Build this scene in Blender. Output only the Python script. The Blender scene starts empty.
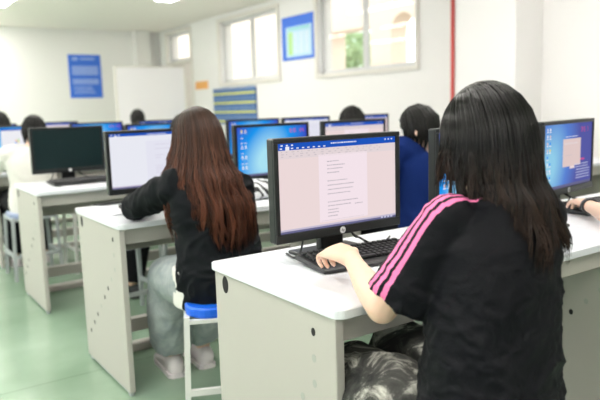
import bpy, bmesh, math, random
from mathutils import Vector, Matrix, noise, Quaternion
C = bpy.context.scene.collection
V = Vector
PI = math.pi
random.seed(7)

# ------------------------------------------------------------------ camera, world, exposure
F_PX, PITCH, ROLL, YAW, CAM_H = 645.7, 0.1441, -0.0302, 0.5992, 1.2037
fw = V((math.sin(YAW)*math.cos(PITCH), math.cos(YAW)*math.cos(PITCH), -math.sin(PITCH)))
rt = V((math.cos(YAW), -math.sin(YAW), 0.0))
up = rt.cross(fw)
rt2 = rt*math.cos(ROLL) + up*math.sin(ROLL)
up2 = -rt*math.sin(ROLL) + up*math.cos(ROLL)
cam_data = bpy.data.cameras.new('camera')
cam = bpy.data.objects.new('camera', cam_data); C.objects.link(cam)
m3 = Matrix((rt2, up2, -fw)).transposed()
cam.matrix_world = Matrix.Translation((0, 0, CAM_H)) @ m3.to_4x4()
cam_data.sensor_width = 36.0
cam_data.lens = F_PX*36.0/600.0
cam_data.clip_start = 0.02
cam_data.dof.use_dof = True
cam_data.dof.focus_distance = 1.75
cam_data.dof.aperture_fstop = 3.0
bpy.context.scene.camera = cam

world = bpy.data.worlds.new('sky'); bpy.context.scene.world = world
world.use_nodes = True
wb = world.node_tree.nodes['Background']
wb.inputs[0].default_value = (0.93, 0.97, 1.0, 1); wb.inputs[1].default_value = 2.8
LAMP = 27.0          # ceiling lamp emission
vs = bpy.context.scene.view_settings
vs.view_transform = 'Standard'; vs.look = 'None'; vs.exposure = 0.0; vs.gamma = 1.0
vs.use_curve_mapping = False

# ------------------------------------------------------------------ materials
def mat(name, col, rough=0.5, metal=0.0, noise_amt=0.0, nscale=8.0, bump=0.0, bscale=200.0, spec=0.5, sheen=0.0):
    m = bpy.data.materials.new(name); m.use_nodes = True
    nt = m.node_tree; b = nt.nodes['Principled BSDF']
    b.inputs['Base Color'].default_value = (*col, 1); b.inputs['Roughness'].default_value = rough
    b.inputs['Metallic'].default_value = metal; b.inputs['Specular IOR Level'].default_value = spec
    if sheen: b.inputs['Sheen Weight'].default_value = sheen
    if noise_amt or bump:
        tc = nt.nodes.new('ShaderNodeTexCoord')
    if noise_amt:
        n = nt.nodes.new('ShaderNodeTexNoise'); n.inputs['Scale'].default_value = nscale; n.inputs['Detail'].default_value = 4
        nt.links.new(tc.outputs['Object'], n.inputs['Vector'])
        mx = nt.nodes.new('ShaderNodeMix'); mx.data_type = 'RGBA'
        mx.inputs[6].default_value = (*[c*(1-noise_amt) for c in col], 1)
        mx.inputs[7].default_value = (*[min(1, c*(1+noise_amt)) for c in col], 1)
        nt.links.new(n.outputs['Fac'], mx.inputs[0]); nt.links.new(mx.outputs[2], b.inputs['Base Color'])
    if bump:
        n2 = nt.nodes.new('ShaderNodeTexNoise'); n2.inputs['Scale'].default_value = bscale; n2.inputs['Detail'].default_value = 3
        nt.links.new(tc.outputs['Object'], n2.inputs['Vector'])
        bp = nt.nodes.new('ShaderNodeBump'); bp.inputs['Strength'].default_value = bump; bp.inputs['Distance'].default_value = 0.004
        nt.links.new(n2.outputs['Fac'], bp.inputs['Height']); nt.links.new(bp.outputs['Normal'], b.inputs['Normal'])
    return m

def emit(name, col, strength=1.0):
    m = bpy.data.materials.new(name); m.use_nodes = True
    nt = m.node_tree; nt.nodes.clear()
    e = nt.nodes.new('ShaderNodeEmission'); o = nt.nodes.new('ShaderNodeOutputMaterial')
    e.inputs[0].default_value = (*col, 1); e.inputs[1].default_value = strength
    nt.links.new(e.outputs[0], o.inputs[0]); return m

M = {}
M['wall'] = mat('wall_paint', (0.85, 0.835, 0.825), 0.7, noise_amt=0.02, nscale=1.5)
M['ceil'] = mat('ceiling_paint', (0.92, 0.87, 0.82), 0.8)
M['desk_top'] = mat('white_laminate', (0.77, 0.79, 0.84), 0.35, noise_amt=0.02, nscale=5)
M['desk'] = mat('cream_painted_steel', (0.49, 0.465, 0.43), 0.42, noise_amt=0.02, nscale=4)
M['cap'] = mat('grey_plastic_cap', (0.40, 0.41, 0.38), 0.5)
M['hole'] = mat('black_hole', (0.012, 0.012, 0.012), 0.8)
M['black'] = mat('black_plastic', (0.006, 0.008, 0.009), 0.38, bump=0.08, bscale=500)
M['black2'] = mat('grey_black_plastic', (0.022, 0.023, 0.025), 0.42)
M['keycap'] = mat('keycap_plastic', (0.016, 0.016, 0.018), 0.35)
M['cable'] = mat('cable_rubber', (0.015, 0.015, 0.016), 0.45)
M['chrome'] = mat('silver_print', (0.7, 0.7, 0.72), 0.3)
M['stool_metal'] = mat('white_coated_tube', (0.72, 0.73, 0.70), 0.4)
M['grey_metal'] = mat('grey_coated_tube', (0.42, 0.45, 0.46), 0.4)
M['blue_seat'] = mat('blue_plastic', (0.008, 0.13, 0.78), 0.3)
M['pale_seat'] = mat('pale_blue_plastic', (0.35, 0.42, 0.62), 0.35)
M['dark_seat'] = mat('black_seat_plastic', (0.02, 0.02, 0.025), 0.4)
M['skin'] = mat('skin', (0.80, 0.54, 0.41), 0.5, noise_amt=0.05, nscale=12)
M['skin'].node_tree.nodes['Principled BSDF'].inputs['Subsurface Weight'].default_value = 0.15
M['skin'].node_tree.nodes['Principled BSDF'].inputs['Subsurface Radius'].default_value = (0.01, 0.004, 0.002)
M['lip'] = mat('lip', (0.55, 0.2, 0.18), 0.4)
M['eye'] = mat('eye_white', (0.8, 0.8, 0.8), 0.2)
M['iris'] = mat('dark_iris', (0.02, 0.012, 0.01), 0.15)
M['fleece'] = mat('black_fleece', (0.0045, 0.006, 0.008), 0.75, bump=0.4, bscale=160, spec=0.16)
M['blue_knit'] = mat('navy_blue_knit', (0.003, 0.018, 0.12), 0.85, bump=0.3, bscale=120, spec=0.2)
M['white_knit'] = mat('white_cotton', (0.74, 0.72, 0.68), 0.85, bump=0.2, bscale=90)
M['black_cloth'] = mat('black_cotton', (0.005, 0.0055, 0.007), 0.85, bump=0.3, bscale=150, spec=0.15)
M['shoe_white'] = mat('white_shoe', (0.78, 0.72, 0.74), 0.5, noise_amt=0.05)
M['shoe_black'] = mat('black_shoe', (0.02, 0.022, 0.025), 0.5)
M['alu'] = mat('window_aluminium', (0.62, 0.62, 0.62), 0.4)
M['cream_trim'] = mat('cream_window_surround', (0.76, 0.73, 0.68), 0.6)
M['door'] = mat('pale_door', (0.74, 0.68, 0.64), 0.5)
M['red_pipe'] = mat('red_pipe_paint', (0.75, 0.10, 0.09), 0.4)
M['board'] = mat('whiteboard_face', (0.86, 0.84, 0.86), 0.25)
M['poster_blue'] = mat('poster_blue', (0.035, 0.16, 0.72), 0.5, noise_amt=0.06, nscale=6)
M['poster_pale'] = mat('poster_pale_print', (0.30, 0.42, 0.83), 0.5)
M['poster_white'] = mat('poster_white_print', (0.75, 0.8, 0.9), 0.5)
M['poster_sky'] = mat('poster_pale_blue_sheet', (0.50, 0.72, 0.88), 0.5)
M['poster_green'] = mat('poster_green_print', (0.45, 0.72, 0.28), 0.5)
M['poster_aqua'] = mat('poster_aqua_print', (0.30, 0.66, 0.72), 0.5)
M['chart_blue'] = mat('pocket_chart_cloth', (0.06, 0.15, 0.38), 0.75)
M['chart_yellow'] = mat('pocket_chart_yellow', (0.72, 0.72, 0.18), 0.7)
M['chart_pocket'] = mat('pocket_chart_pocket', (0.16, 0.27, 0.50), 0.4)
M['orange'] = mat('orange_sign', (0.86, 0.42, 0.12), 0.5)
M['ext_wall'] = mat('beige_render', (0.80, 0.66, 0.54), 0.8, noise_amt=0.04, nscale=2)
M['leaf'] = mat('leaf_green', (0.42, 0.55, 0.30), 0.6)
M['bark'] = mat('bark', (0.2, 0.14, 0.1), 0.9)
M['ground'] = mat('outdoor_paving', (0.5, 0.48, 0.44), 0.9)
M['paper'] = mat('white_paper', (0.78, 0.78, 0.82), 0.7)
M['paper_line'] = mat('grey_print', (0.45, 0.45, 0.52), 0.7)
M['lamp'] = emit('lamp_diffuser', (1.0, 0.955, 0.905), LAMP)
M['lamp_body'] = mat('lamp_housing', (0.8, 0.8, 0.8), 0.4)

def floor_mat():
    m = bpy.data.materials.new('pale_green_floor'); m.use_nodes = True
    nt = m.node_tree; b = nt.nodes['Principled BSDF']
    tc = nt.nodes.new('ShaderNodeTexCoord')
    n = nt.nodes.new('ShaderNodeTexNoise'); n.inputs['Scale'].default_value = 1.6; n.inputs['Detail'].default_value = 8
    nt.links.new(tc.outputs['Object'], n.inputs['Vector'])
    r = nt.nodes.new('ShaderNodeValToRGB')
    r.color_ramp.elements[0].position = 0.3; r.color_ramp.elements[0].color = (0.21, 0.32, 0.22, 1)
    r.color_ramp.elements[1].position = 0.7; r.color_ramp.elements[1].color = (0.31, 0.43, 0.32, 1)
    nt.links.new(n.outputs['Fac'], r.inputs[0])
    br = nt.nodes.new('ShaderNodeTexBrick'); br.offset = 0.0
    br.inputs['Scale'].default_value = 1.0; br.inputs['Mortar Size'].default_value = 0.004
    br.inputs['Brick Width'].default_value = 2.4; br.inputs['Row Height'].default_value = 1.6
    br.inputs['Color1'].default_value = (1, 1, 1, 1); br.inputs['Color2'].default_value = (1, 1, 1, 1)
    br.inputs['Mortar'].default_value = (0.72, 0.74, 0.72, 1)
    mp = nt.nodes.new('ShaderNodeMapping'); mp.inputs['Location'].default_value = (0.1, 0.25, 0)
    nt.links.new(tc.outputs['Object'], mp.inputs[0]); nt.links.new(mp.outputs[0], br.inputs['Vector'])
    mx = nt.nodes.new('ShaderNodeMix'); mx.data_type = 'RGBA'; mx.blend_type = 'MULTIPLY'; mx.inputs[0].default_value = 1
    nt.links.new(r.outputs[0], mx.inputs[6]); nt.links.new(br.outputs['Color'], mx.inputs[7])
    nt.links.new(mx.outputs[2], b.inputs['Base Color'])
    b.inputs['Roughness'].default_value = 0.22
    return m
M['floor'] = floor_mat()

def glass_mat():
    m = bpy.data.materials.new('window_glass'); m.use_nodes = True
    nt = m.node_tree; nt.nodes.clear()
    t = nt.nodes.new('ShaderNodeBsdfTransparent'); g = nt.nodes.new('ShaderNodeBsdfGlossy'); g.inputs['Roughness'].default_value = 0.02
    t.inputs[0].default_value = (0.95, 0.97, 0.96, 1)
    mx = nt.nodes.new('ShaderNodeMixShader'); mx.inputs[0].default_value = 0.018
    o = nt.nodes.new('ShaderNodeOutputMaterial')
    nt.links.new(t.outputs[0], mx.inputs[1]); nt.links.new(g.outputs[0], mx.inputs[2]); nt.links.new(mx.outputs[0], o.inputs[0])
    return m
M['glass'] = glass_mat()

def hair_mat(name, root, tip, pos=(0.25, 0.85), var=0.5, rough=0.38):
    m = bpy.data.materials.new(name); m.use_nodes = True
    nt = m.node_tree; b = nt.nodes['Principled BSDF']
    a = nt.nodes.new('ShaderNodeAttribute'); a.attribute_name = 'along'
    a2 = nt.nodes.new('ShaderNodeAttribute'); a2.attribute_name = 'rnd'
    r = nt.nodes.new('ShaderNodeValToRGB')
    r.color_ramp.elements[0].position = pos[0]; r.color_ramp.elements[0].color = (*root, 1)
    r.color_ramp.elements[1].position = pos[1]; r.color_ramp.elements[1].color = (*tip, 1)
    nt.links.new(a.outputs['Fac'], r.inputs[0])
    mr = nt.nodes.new('ShaderNodeMapRange'); mr.inputs[3].default_value = 1 - var; mr.inputs[4].default_value = 1 + var*1.6
    nt.links.new(a2.outputs['Fac'], mr.inputs[0])
    mx = nt.nodes.new('ShaderNodeVectorMath'); mx.operation = 'SCALE'
    nt.links.new(r.outputs[0], mx.inputs[0]); nt.links.new(mr.outputs[0], mx.inputs['Scale'])
    nt.links.new(mx.outputs[0], b.inputs['Base Color'])
    b.inputs['Roughness'].default_value = rough; b.inputs['Specular IOR Level'].default_value = 0.24
    return m
M['hair_black'] = hair_mat('black_hair', (0.004, 0.0035, 0.0035), (0.024, 0.013, 0.009), (0.35, 1.0), 0.85, 0.24)  # light caught by the hair ends is put into the browner tip colour
M['hair_brown'] = hair_mat('brown_hair', (0.022, 0.012, 0.008), (0.090, 0.031, 0.017), (0.15, 0.75), 0.85, 0.34)
M['hair_far'] = hair_mat('plain_black_hair', (0.006, 0.0055, 0.005), (0.010, 0.008, 0.006), (0.3, 1.0), 0.5, 0.45)

def denim_mat(name, c1, c2, c3, scale):
    m = bpy.data.materials.new(name); m.use_nodes = True
    nt = m.node_tree; b = nt.nodes['Principled BSDF']; b.inputs['Roughness'].default_value = 0.85
    tc = nt.nodes.new('ShaderNodeTexCoord')
    n = nt.nodes.new('ShaderNodeTexNoise'); n.inputs['Scale'].default_value = scale; n.inputs['Detail'].default_value = 7; n.inputs['Roughness'].default_value = 0.68
    n.inputs['Distortion'].default_value = 0.8
    nt.links.new(tc.outputs['Object'], n.inputs['Vector'])
    r = nt.nodes.new('ShaderNodeValToRGB')
    r.color_ramp.elements[0].position = 0.40; r.color_ramp.elements[0].color = (*c1, 1)
    r.color_ramp.elements[1].position = 0.66; r.color_ramp.elements[1].color = (*c3, 1)
    e = r.color_ramp.elements.new(0.52); e.color = (*c2, 1)
    nt.links.new(n.outputs['Fac'], r.inputs[0]); nt.links.new(r.outputs[0], b.inputs['Base Color'])
    n2 = nt.nodes.new('ShaderNodeTexNoise'); n2.inputs['Scale'].default_value = 260
    nt.links.new(tc.outputs['Object'], n2.inputs['Vector'])
    bp = nt.nodes.new('ShaderNodeBump'); bp.inputs['Strength'].default_value = 0.3; bp.inputs['Distance'].default_value = 0.003
    nt.links.new(n2.outputs['Fac'], bp.inputs['Height']); nt.links.new(bp.outputs['Normal'], b.inputs['Normal'])
    return m
M['tiedye'] = denim_mat('black_white_tie_dye', (0.010, 0.010, 0.010), (0.05, 0.05, 0.045), (0.55, 0.54, 0.48), 11.0)
M['jeans'] = denim_mat('faded_denim', (0.26, 0.30, 0.31), (0.31, 0.345, 0.35), (0.38, 0.41, 0.41), 14.0)
M['zebra'] = None

def stripe_mat():
    # black T-shirt with three pink bands; 'stripe' = offset across the band in metres (9 where there is none)
    m = bpy.data.materials.new('black_tshirt_pink_stripes'); m.use_nodes = True
    nt = m.node_tree; b = nt.nodes['Principled BSDF']
    b.inputs['Roughness'].default_value = 0.55; b.inputs['Specular IOR Level'].default_value = 0.13
    a = nt.nodes.new('ShaderNodeAttribute'); a.attribute_name = 'stripe'
    mr = nt.nodes.new('ShaderNodeMapRange'); mr.inputs[1].default_value = -0.03; mr.inputs[2].default_value = 0.03
    nt.links.new(a.outputs['Fac'], mr.inputs[0])
    r = nt.nodes.new('ShaderNodeValToRGB'); cr = r.color_ramp; cr.interpolation = 'CONSTANT'
    blk = (0.0035, 0.0038, 0.0060, 1); pk = (0.86, 0.20, 0.42, 1)
    cr.elements[0].position = 0.0; cr.elements[0].color = blk
    cr.elements[1].position = 0.10; cr.elements[1].color = pk
    for p, cc in ((0.27, blk), (0.40, pk), (0.57, blk), (0.70, pk), (0.90, blk)):
        e = cr.elements.new(p); e.color = cc
    nt.links.new(mr.outputs[0], r.inputs[0]); nt.links.new(r.outputs[0], b.inputs['Base Color'])
    tc = nt.nodes.new('ShaderNodeTexCoord')
    n2 = nt.nodes.new('ShaderNodeTexNoise'); n2.inputs['Scale'].default_value = 240
    nt.links.new(tc.outputs['Object'], n2.inputs['Vector'])
    bp = nt.nodes.new('ShaderNodeBump'); bp.inputs['Strength'].default_value = 0.25; bp.inputs['Distance'].default_value = 0.003
    nt.links.new(n2.outputs['Fac'], bp.inputs['Height']); nt.links.new(bp.outputs['Normal'], b.inputs['Normal'])
    return m
M['tshirt'] = stripe_mat()

def zebra_mat():
    m = bpy.data.materials.new('zebra_print'); m.use_nodes = True
    nt = m.node_tree; b = nt.nodes['Principled BSDF']; b.inputs['Roughness'].default_value = 0.5
    tc = nt.nodes.new('ShaderNodeTexCoord'); w = nt.nodes.new('ShaderNodeTexWave')
    w.inputs['Scale'].default_value = 9; w.inputs['Distortion'].default_value = 7; w.inputs['Detail'].default_value = 1; w.inputs['Detail Scale'].default_value = 1.4
    w.bands_direction = 'DIAGONAL'
    nt.links.new(tc.outputs['Object'], w.inputs[0])
    r = nt.nodes.new('ShaderNodeValToRGB'); r.color_ramp.interpolation = 'CONSTANT'
    r.color_ramp.elements[0].color = (0.02, 0.02, 0.025, 1); r.color_ramp.elements[1].position = 0.42; r.color_ramp.elements[1].color = (0.78, 0.80, 0.82, 1)
    nt.links.new(w.outputs['Fac'], r.inputs[0]); nt.links.new(r.outputs[0], b.inputs['Base Color'])
    return m
M['zebra'] = zebra_mat()

# screen colours (screens give off light)
S = 0.9
SC = {
 'page': emit('screen_page', (0.97, 0.83, 0.89), S*1.03), 'canvas': emit('screen_canvas', (0.93, 0.77, 0.77), S*1.0),
 'ribbon': emit('screen_ribbon', (0.90, 0.78, 0.80), S*0.95), 'title': emit('screen_title', (0.015, 0.10, 0.56), S),
 'ink': emit('screen_ink', (0.50, 0.45, 0.50), S), 'ink2': emit('screen_faint_ink', (0.66, 0.58, 0.62), S),
 'white': emit('screen_white', (0.95, 0.95, 1.0), S), 'task': emit('screen_taskbar', (0.16, 0.16, 0.30), S),
 'task2': emit('screen_status', (0.62, 0.56, 0.72), S), 'cold': emit('screen_cold_page', (0.86, 0.86, 0.97), S),
 'cold2': emit('screen_cold_canvas', (0.90, 0.91, 0.99), S), 'red': emit('screen_red', (0.85, 0.10, 0.30), S),
 'orange': emit('screen_orange', (1.0, 0.40, 0.05), S), 'green': emit('screen_green', (0.3, 0.8, 0.15), S),
 'yellow': emit('screen_yellow', (1.0, 0.8, 0.1), S), 'lblue': emit('screen_light_blue', (0.05, 0.3, 0.95), S),
 'pinkdlg': emit('screen_dialog', (0.92, 0.72, 0.70), S*0.9), 'iconp': emit('screen_icon', (0.72, 0.75, 0.95), S),
}
def wall_paper(name, dark, mid, light, cx, cy, strength):
    m = bpy.data.materials.new(name); m.use_nodes = True
    nt = m.node_tree; nt.nodes.clear()
    tc = nt.nodes.new('ShaderNodeTexCoord'); mp = nt.nodes.new('ShaderNodeMapping')
    mp.inputs['Location'].default_value = (-cx, 0, -cy); mp.inputs['Rotation'].default_value = (0, 0.5, 0); mp.inputs['Scale'].default_value = (5.5, 1, 3.6)
    mp.vector_type = 'TEXTURE'
    mp.inputs['Location'].default_value = (cx, 0, cy); mp.inputs['Scale'].default_value = (0.24, 1, 0.36)
    g = nt.nodes.new('ShaderNodeTexGradient'); g.gradient_type = 'SPHERICAL'
    nt.links.new(tc.outputs['Object'], mp.inputs[0]); nt.links.new(mp.outputs[0], g.inputs[0])
    r = nt.nodes.new('ShaderNodeValToRGB')
    r.color_ramp.elements[0].position = 0.0; r.color_ramp.elements[0].color = (*dark, 1)
    r.color_ramp.elements[1].position = 0.85; r.color_ramp.elements[1].color = (*light, 1)
    e = r.color_ramp.elements.new(0.4); e.color = (*mid, 1)
    nt.links.new(g.outputs['Fac'], r.inputs[0])
    em = nt.nodes.new('ShaderNodeEmission'); em.inputs[1].default_value = strength; o = nt.nodes.new('ShaderNodeOutputMaterial')
    nt.links.new(r.outputs[0], em.inputs[0]); nt.links.new(em.outputs[0], o.inputs[0]); return m
SC['wall_a'] = wall_paper('screen_desktop', (0.05, 0.08, 0.62), (0.01, 0.33, 0.93), (0.45, 0.85, 1.0), -0.05, 0.085, S)
SC['wall_b'] = wall_paper('screen_desktop_violet', (0.12, 0.13, 0.46), (0.13, 0.28, 0.80), (0.35, 0.75, 1.0), -0.17, 0.09, S*0.9)

# ------------------------------------------------------------------ mesh builder
class MB:
    def __init__(self): self.v = []; self.f = []; self.m = []; self.cur = 0
    def face(self, idx): self.f.append(idx); self.m.append(self.cur)
    def box(self, c, s, rot=None, bev=0.0, seg=2):
        bm = bmesh.new(); bmesh.ops.create_cube(bm, size=1.0)
        for v in bm.verts: v.co = V((v.co.x*s[0], v.co.y*s[1], v.co.z*s[2]))
        if bev: bmesh.ops.bevel(bm, geom=bm.edges[:], offset=min(bev, min(s)*0.49), segments=seg, profile=0.5, affect='EDGES')
        self.add_bm(bm, c, rot); return self
    def b2(self, lo, hi, bev=0.0, seg=2):
        lo = V(lo); hi = V(hi); return self.box((lo+hi)/2, hi-lo, None, bev, seg)
    def add_bm(self, bm, c=(0, 0, 0), rot=None):
        o = len(self.v); c = V(c); bm.verts.index_update()
        for v in bm.verts: self.v.append((rot @ v.co if rot else v.co.copy()) + c)
        for f in bm.faces: self.face([o+v.index for v in f.verts])
        bm.free()
    def quad(self, a, b, c, d):
        o = len(self.v); self.v += [V(a), V(b), V(c), V(d)]; self.face([o, o+1, o+2, o+3]); return self
    def ringloft(self, rings, cap=True, closed=True):
        o = len(self.v); n = len(rings[0])
        for r in rings: self.v += [V(p) for p in r]
        for i in range(len(rings)-1):
            for j in range(n if closed else n-1):
                k = (j+1) % n
                self.face([o+i*n+j, o+i*n+k, o+(i+1)*n+k, o+(i+1)*n+j])
        if cap and closed:
            self.face([o+j for j in range(n)][::-1]); self.face([o+(len(rings)-1)*n+j for j in range(n)])
        return self
    def tube(self, pts, rad, n=8, cap=True, smooth=0, flat=1.0):
        pts = [V(p) for p in pts]
        if not hasattr(rad, '__len__'): rad = [rad]*len(pts)
        if smooth: pts, rad = spline(pts, rad, smooth)
        rings = []; prev = None
        for i, p in enumerate(pts):
            t = (pts[min(i+1, len(pts)-1)] - pts[max(i-1, 0)])
            t = t.normalized() if t.length > 1e-9 else V((0, 0, 1))
            if prev is None:
                a = V((0, 0, 1)) if abs(t.z) < 0.9 else V((0, 1, 0)); u = t.cross(a).normalized()
            else:
                u = (prev - t*prev.dot(t)).normalized()
            prev = u; w = t.cross(u)
            rings.append([p + (u*math.cos(2*PI*k/n) + w*math.sin(2*PI*k/n)*flat)*rad[i] for k in range(n)])
        self.ringloft(rings, cap); return self
    def ball(self, c, ax, n=16, m=10, rot=None):
        rings = []
        for i in range(1, m):
            th = PI*i/m; r = []
            for j in range(n):
                a = 2*PI*j/n; p = V((math.sin(th)*math.cos(a)*ax[0], math.sin(th)*math.sin(a)*ax[1], math.cos(th)*ax[2]))
                r.append((rot @ p if rot else p) + V(c))
            rings.append(r)
        self.ringloft(rings[::-1]); return self
    def chain(self, pts, rad, n=12, smooth=4):       # round-ended limb
        pts = [V(p) for p in pts]
        self.tube(pts, rad, n, True, smooth)
        self.ball(pts[0], (rad[0],)*3, n, 8); self.ball(pts[-1], (rad[-1],)*3, n, 8); return self
    def mesh(self, name):
        me = bpy.data.meshes.new(name); me.from_pydata([tuple(v) for v in self.v], [], self.f); me.update(); return me
    def build(self, name, mats, parent=None, smooth=False, local=None):
        me = self.mesh(name); mats = mats if isinstance(mats, (list, tuple)) else [mats]
        for x in mats: me.materials.append(x)
        me.polygons.foreach_set('material_index', self.m)
        if smooth: me.polygons.foreach_set('use_smooth', [True]*len(me.polygons))
        return link(name, me, parent)
def link(name, me, parent=None):
    o = bpy.data.objects.new(name, me); C.objects.link(o)
    if parent: o.parent = parent
    return o
def spline(pts, rad, sub):
    P = [pts[0]*2-pts[1]] + pts + [pts[-1]*2-pts[-2]]; out = []; ro = []
    for i in range(len(pts)-1):
        p0, p1, p2, p3 = P[i], P[i+1], P[i+2], P[i+3]
        for k in range(sub):
            t = k/sub
            out.append(0.5*((2*p1) + (p2-p0)*t + (2*p0-5*p1+4*p2-p3)*t*t + (3*p1-p0-3*p2+p3)*t**3))
            s = t*t*(3-2*t); ro.append(rad[i]*(1-s)+rad[i+1]*s)
    out.append(pts[-1]); ro.append(rad[-1]); return out, ro
def thing(name, label, cat, loc=(0, 0, 0), rz=0.0, group=None):
    o = bpy.data.objects.new(name, None); C.objects.link(o); o.location = loc; o.rotation_euler = (0, 0, rz)
    o.empty_display_size = 0.1
    return tag(o, label, cat, group)
def tag(o, label, cat, group=None):
    o['label'] = label; o['category'] = cat
    if group: o['group'] = group
    return o
def struct(o): o['kind'] = 'structure'; return o
def dup(root, loc, rz=None, label=None, group=None):
    r = root.copy(); C.objects.link(r); r.location = loc
    if rz is not None: r.rotation_euler = (0, 0, rz)
    if label: r['label'] = label
    if group: r['group'] = group
    for ch in list(root.children):
        c = ch.copy(); C.objects.link(c); c.parent = r
        for g in list(ch.children):
            d = g.copy(); C.objects.link(d); d.parent = c
    return r
def remesh(mb, voxel, smooth=4, fac=0.5):
    me = mb.mesh('tmp'); o = bpy.data.objects.new('tmp', me); C.objects.link(o)
    md = o.modifiers.new('r', 'REMESH'); md.mode = 'VOXEL'; md.voxel_size = voxel; md.use_smooth_shade = True
    if smooth:
        s = o.modifiers.new('s', 'SMOOTH'); s.iterations = smooth; s.factor = fac
    dg = bpy.context.evaluated_depsgraph_get(); dg.update()
    out = bpy.data.meshes.new_from_object(o.evaluated_get(dg))
    bpy.data.objects.remove(o); bpy.data.meshes.remove(me)
    out.polygons.foreach_set('use_smooth', [True]*len(out.polygons))
    out.materials.clear()
    return out
def displace(me, fn):
    me.update(); nr = [v.normal.copy() for v in me.vertices]
    for v, n in zip(me.vertices, nr): v.co = v.co + n*fn(v.co, n)
    me.update()

# ------------------------------------------------------------------ the room
XR, XL, YF, YB, ZC = 5.0, -3.2, 12.0, -2.6, 2.68
struct(MB().b2((XL-0.3, YB-0.3, -0.1), (XR+0.25, YF+0.3, 0)).build('floor', M['floor']))
struct(MB().b2((XL-0.3, YB-0.3, ZC), (XR+0.25, YF+0.3, ZC+0.1)).build('ceiling', M['ceil']))
struct(MB().b2((XL-0.2, YF, 0), (XR+0.2, YF+0.2, ZC)).build('wall_far', M['wall']))
struct(MB().b2((XL-0.2, YB-0.2, 0), (XR+0.2, YB, ZC)).build('wall_back', M['wall']))
def wall_x(name, x0, x1, holes):
    mb = MB(); y = YB
    for (a, b, z0, z1) in sorted(holes):
        mb.b2((x0, y, 0), (x1, a, ZC))
        if z0 > 0: mb.b2((x0, a, 0), (x1, b, z0))
        if z1 < ZC: mb.b2((x0, a, z1), (x1, b, ZC))
        y = b
    mb.b2((x0, y, 0), (x1, YF, ZC))
    return struct(mb.build(name, M['wall']))
W2 = (5.05, 6.80, 1.60, 2.56); W1 = (7.74, 9.46, 1.61, 2.56); W3 = (10.55, 11.55, 2.08, 2.58); D1 = (10.55, 11.55, 0.0, 2.04)
wall_x('wall_right', XR, XR+0.22, [W2, W1, (10.55, 11.55, 0.0, 2.58)])
LW = [(-1.8, 0.4, 0.95, 2.5), (1.2, 3.4, 0.95, 2.5), (4.2, 6.4, 0.95, 2.5), (7.2, 9.4, 0.95, 2.5)]
wall_x('wall_left', XL-0.2, XL, LW)

def window(name, w, x, inner, mull):
    y0, y1, z0, z1 = w
    mb = MB(); t = 0.05; sx = -1 if inner < x else 1
    # moulded surround standing proud of the wall
    for (a, b, c, d) in ((y0-t, y1+t, z0-t, z0), (y0-t, y1+t, z1, min(z1+t, ZC-0.002)), (y0-t, y0, z0, z1), (y1, y1+t, z0, z1)):
        mb.b2((min(x, inner)-0.0 if sx < 0 else x, a, c), (x if sx < 0 else inner, b, d), 0.004)
    root = struct(mb.build(name, M['cream_trim']))
    fr = MB(); xa = x+0.06 if sx < 0 else x-0.10; xb = xa+0.04
    for (a, b, c, d) in ((y0, y1, z0, z0+0.045), (y0, y1, z1-0.045, z1), (y0, y0+0.04, z0, z1), (y1-0.04, y1, z0, z1)):
        fr.b2((xa, a, c), (xb, b, d), 0.003)
    for yy in mull: fr.b2((xa-0.01, yy-0.03, z0), (xb, yy+0.03, z1), 0.003)
    fr.build('frame', M['alu'], root)
    MB().b2((xa+0.015, y0+0.03, z0+0.03), (xa+0.02, y1-0.03, z1-0.03)).build('pane', M['glass'], root)
    return root
window('window_1', W1, XR, XR-0.03, [8.55])
window('window_2', W2, XR, XR-0.03, [5.95])
window('window_3', W3, XR, XR-0.03, [])
for k, w in enumerate(LW): window('window_%d' % (k+4), w, XL, XL+0.03, [(w[0]+w[1])/2])
d = struct(MB().b2((XR+0.04, 10.58, 0.0), (XR+0.08, 11.52, 2.03), 0.004).build('door_1', M['door']))
MB().b2((XR-0.02, 10.50, 0), (XR+0.1, 10.58, 2.08)).b2((XR-0.02, 11.52, 0), (XR+0.1, 11.60, 2.08)).b2((XR-0.02, 10.58, 2.03), (XR+0.1, 11.52, 2.08)).build('door_frame', M['cream_trim'], d)
MB().tube([(XR+0.04, 10.68, 1.02), (XR-0.02, 10.68, 1.02), (XR-0.02, 10.80, 1.02)], 0.011, 8).build('handle', M['alu'], d)
struct(MB().b2((4.63, 3.52, 0), (XR, 4.17, ZC)).build('trim_1', M['wall']))
struct(MB().b2((4.50, 11.85, 0), (4.78, YF, ZC)).build('trim_2', M['wall']))
struct(MB().b2((XR-0.015, 4.17, 0), (XR, 10.50, 0.10)).b2((XR-0.015, YB, 0), (XR, 3.52, 0.10)).build('baseboard_right', M['cream_trim']))
struct(MB().b2((XL, YF-0.015, 0), (4.5, YF, 0.10)).build('baseboard_far', M['cream_trim']))

# outside: arcade across the yard, a tree
ex = MB(); X0, X1 = 8.0, 8.4
ZT = 6.0
ex.b2((X0, 10.50, 0), (X1, 18, ZT)); ex.b2((X0, 9.26, 2.62), (X1, 10.50, ZT)); ex.b2((X0, 9.26, 0), (X1, 10.50, 0.9))
ex.b2((X0, 8.72, 0), (X1, 9.26, ZT)); ex.b2((X0, 2, 0), (X1, 8.10, ZT)); ex.b2((X0, 8.10, 0), (X1, 8.72, 0.9))
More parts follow.
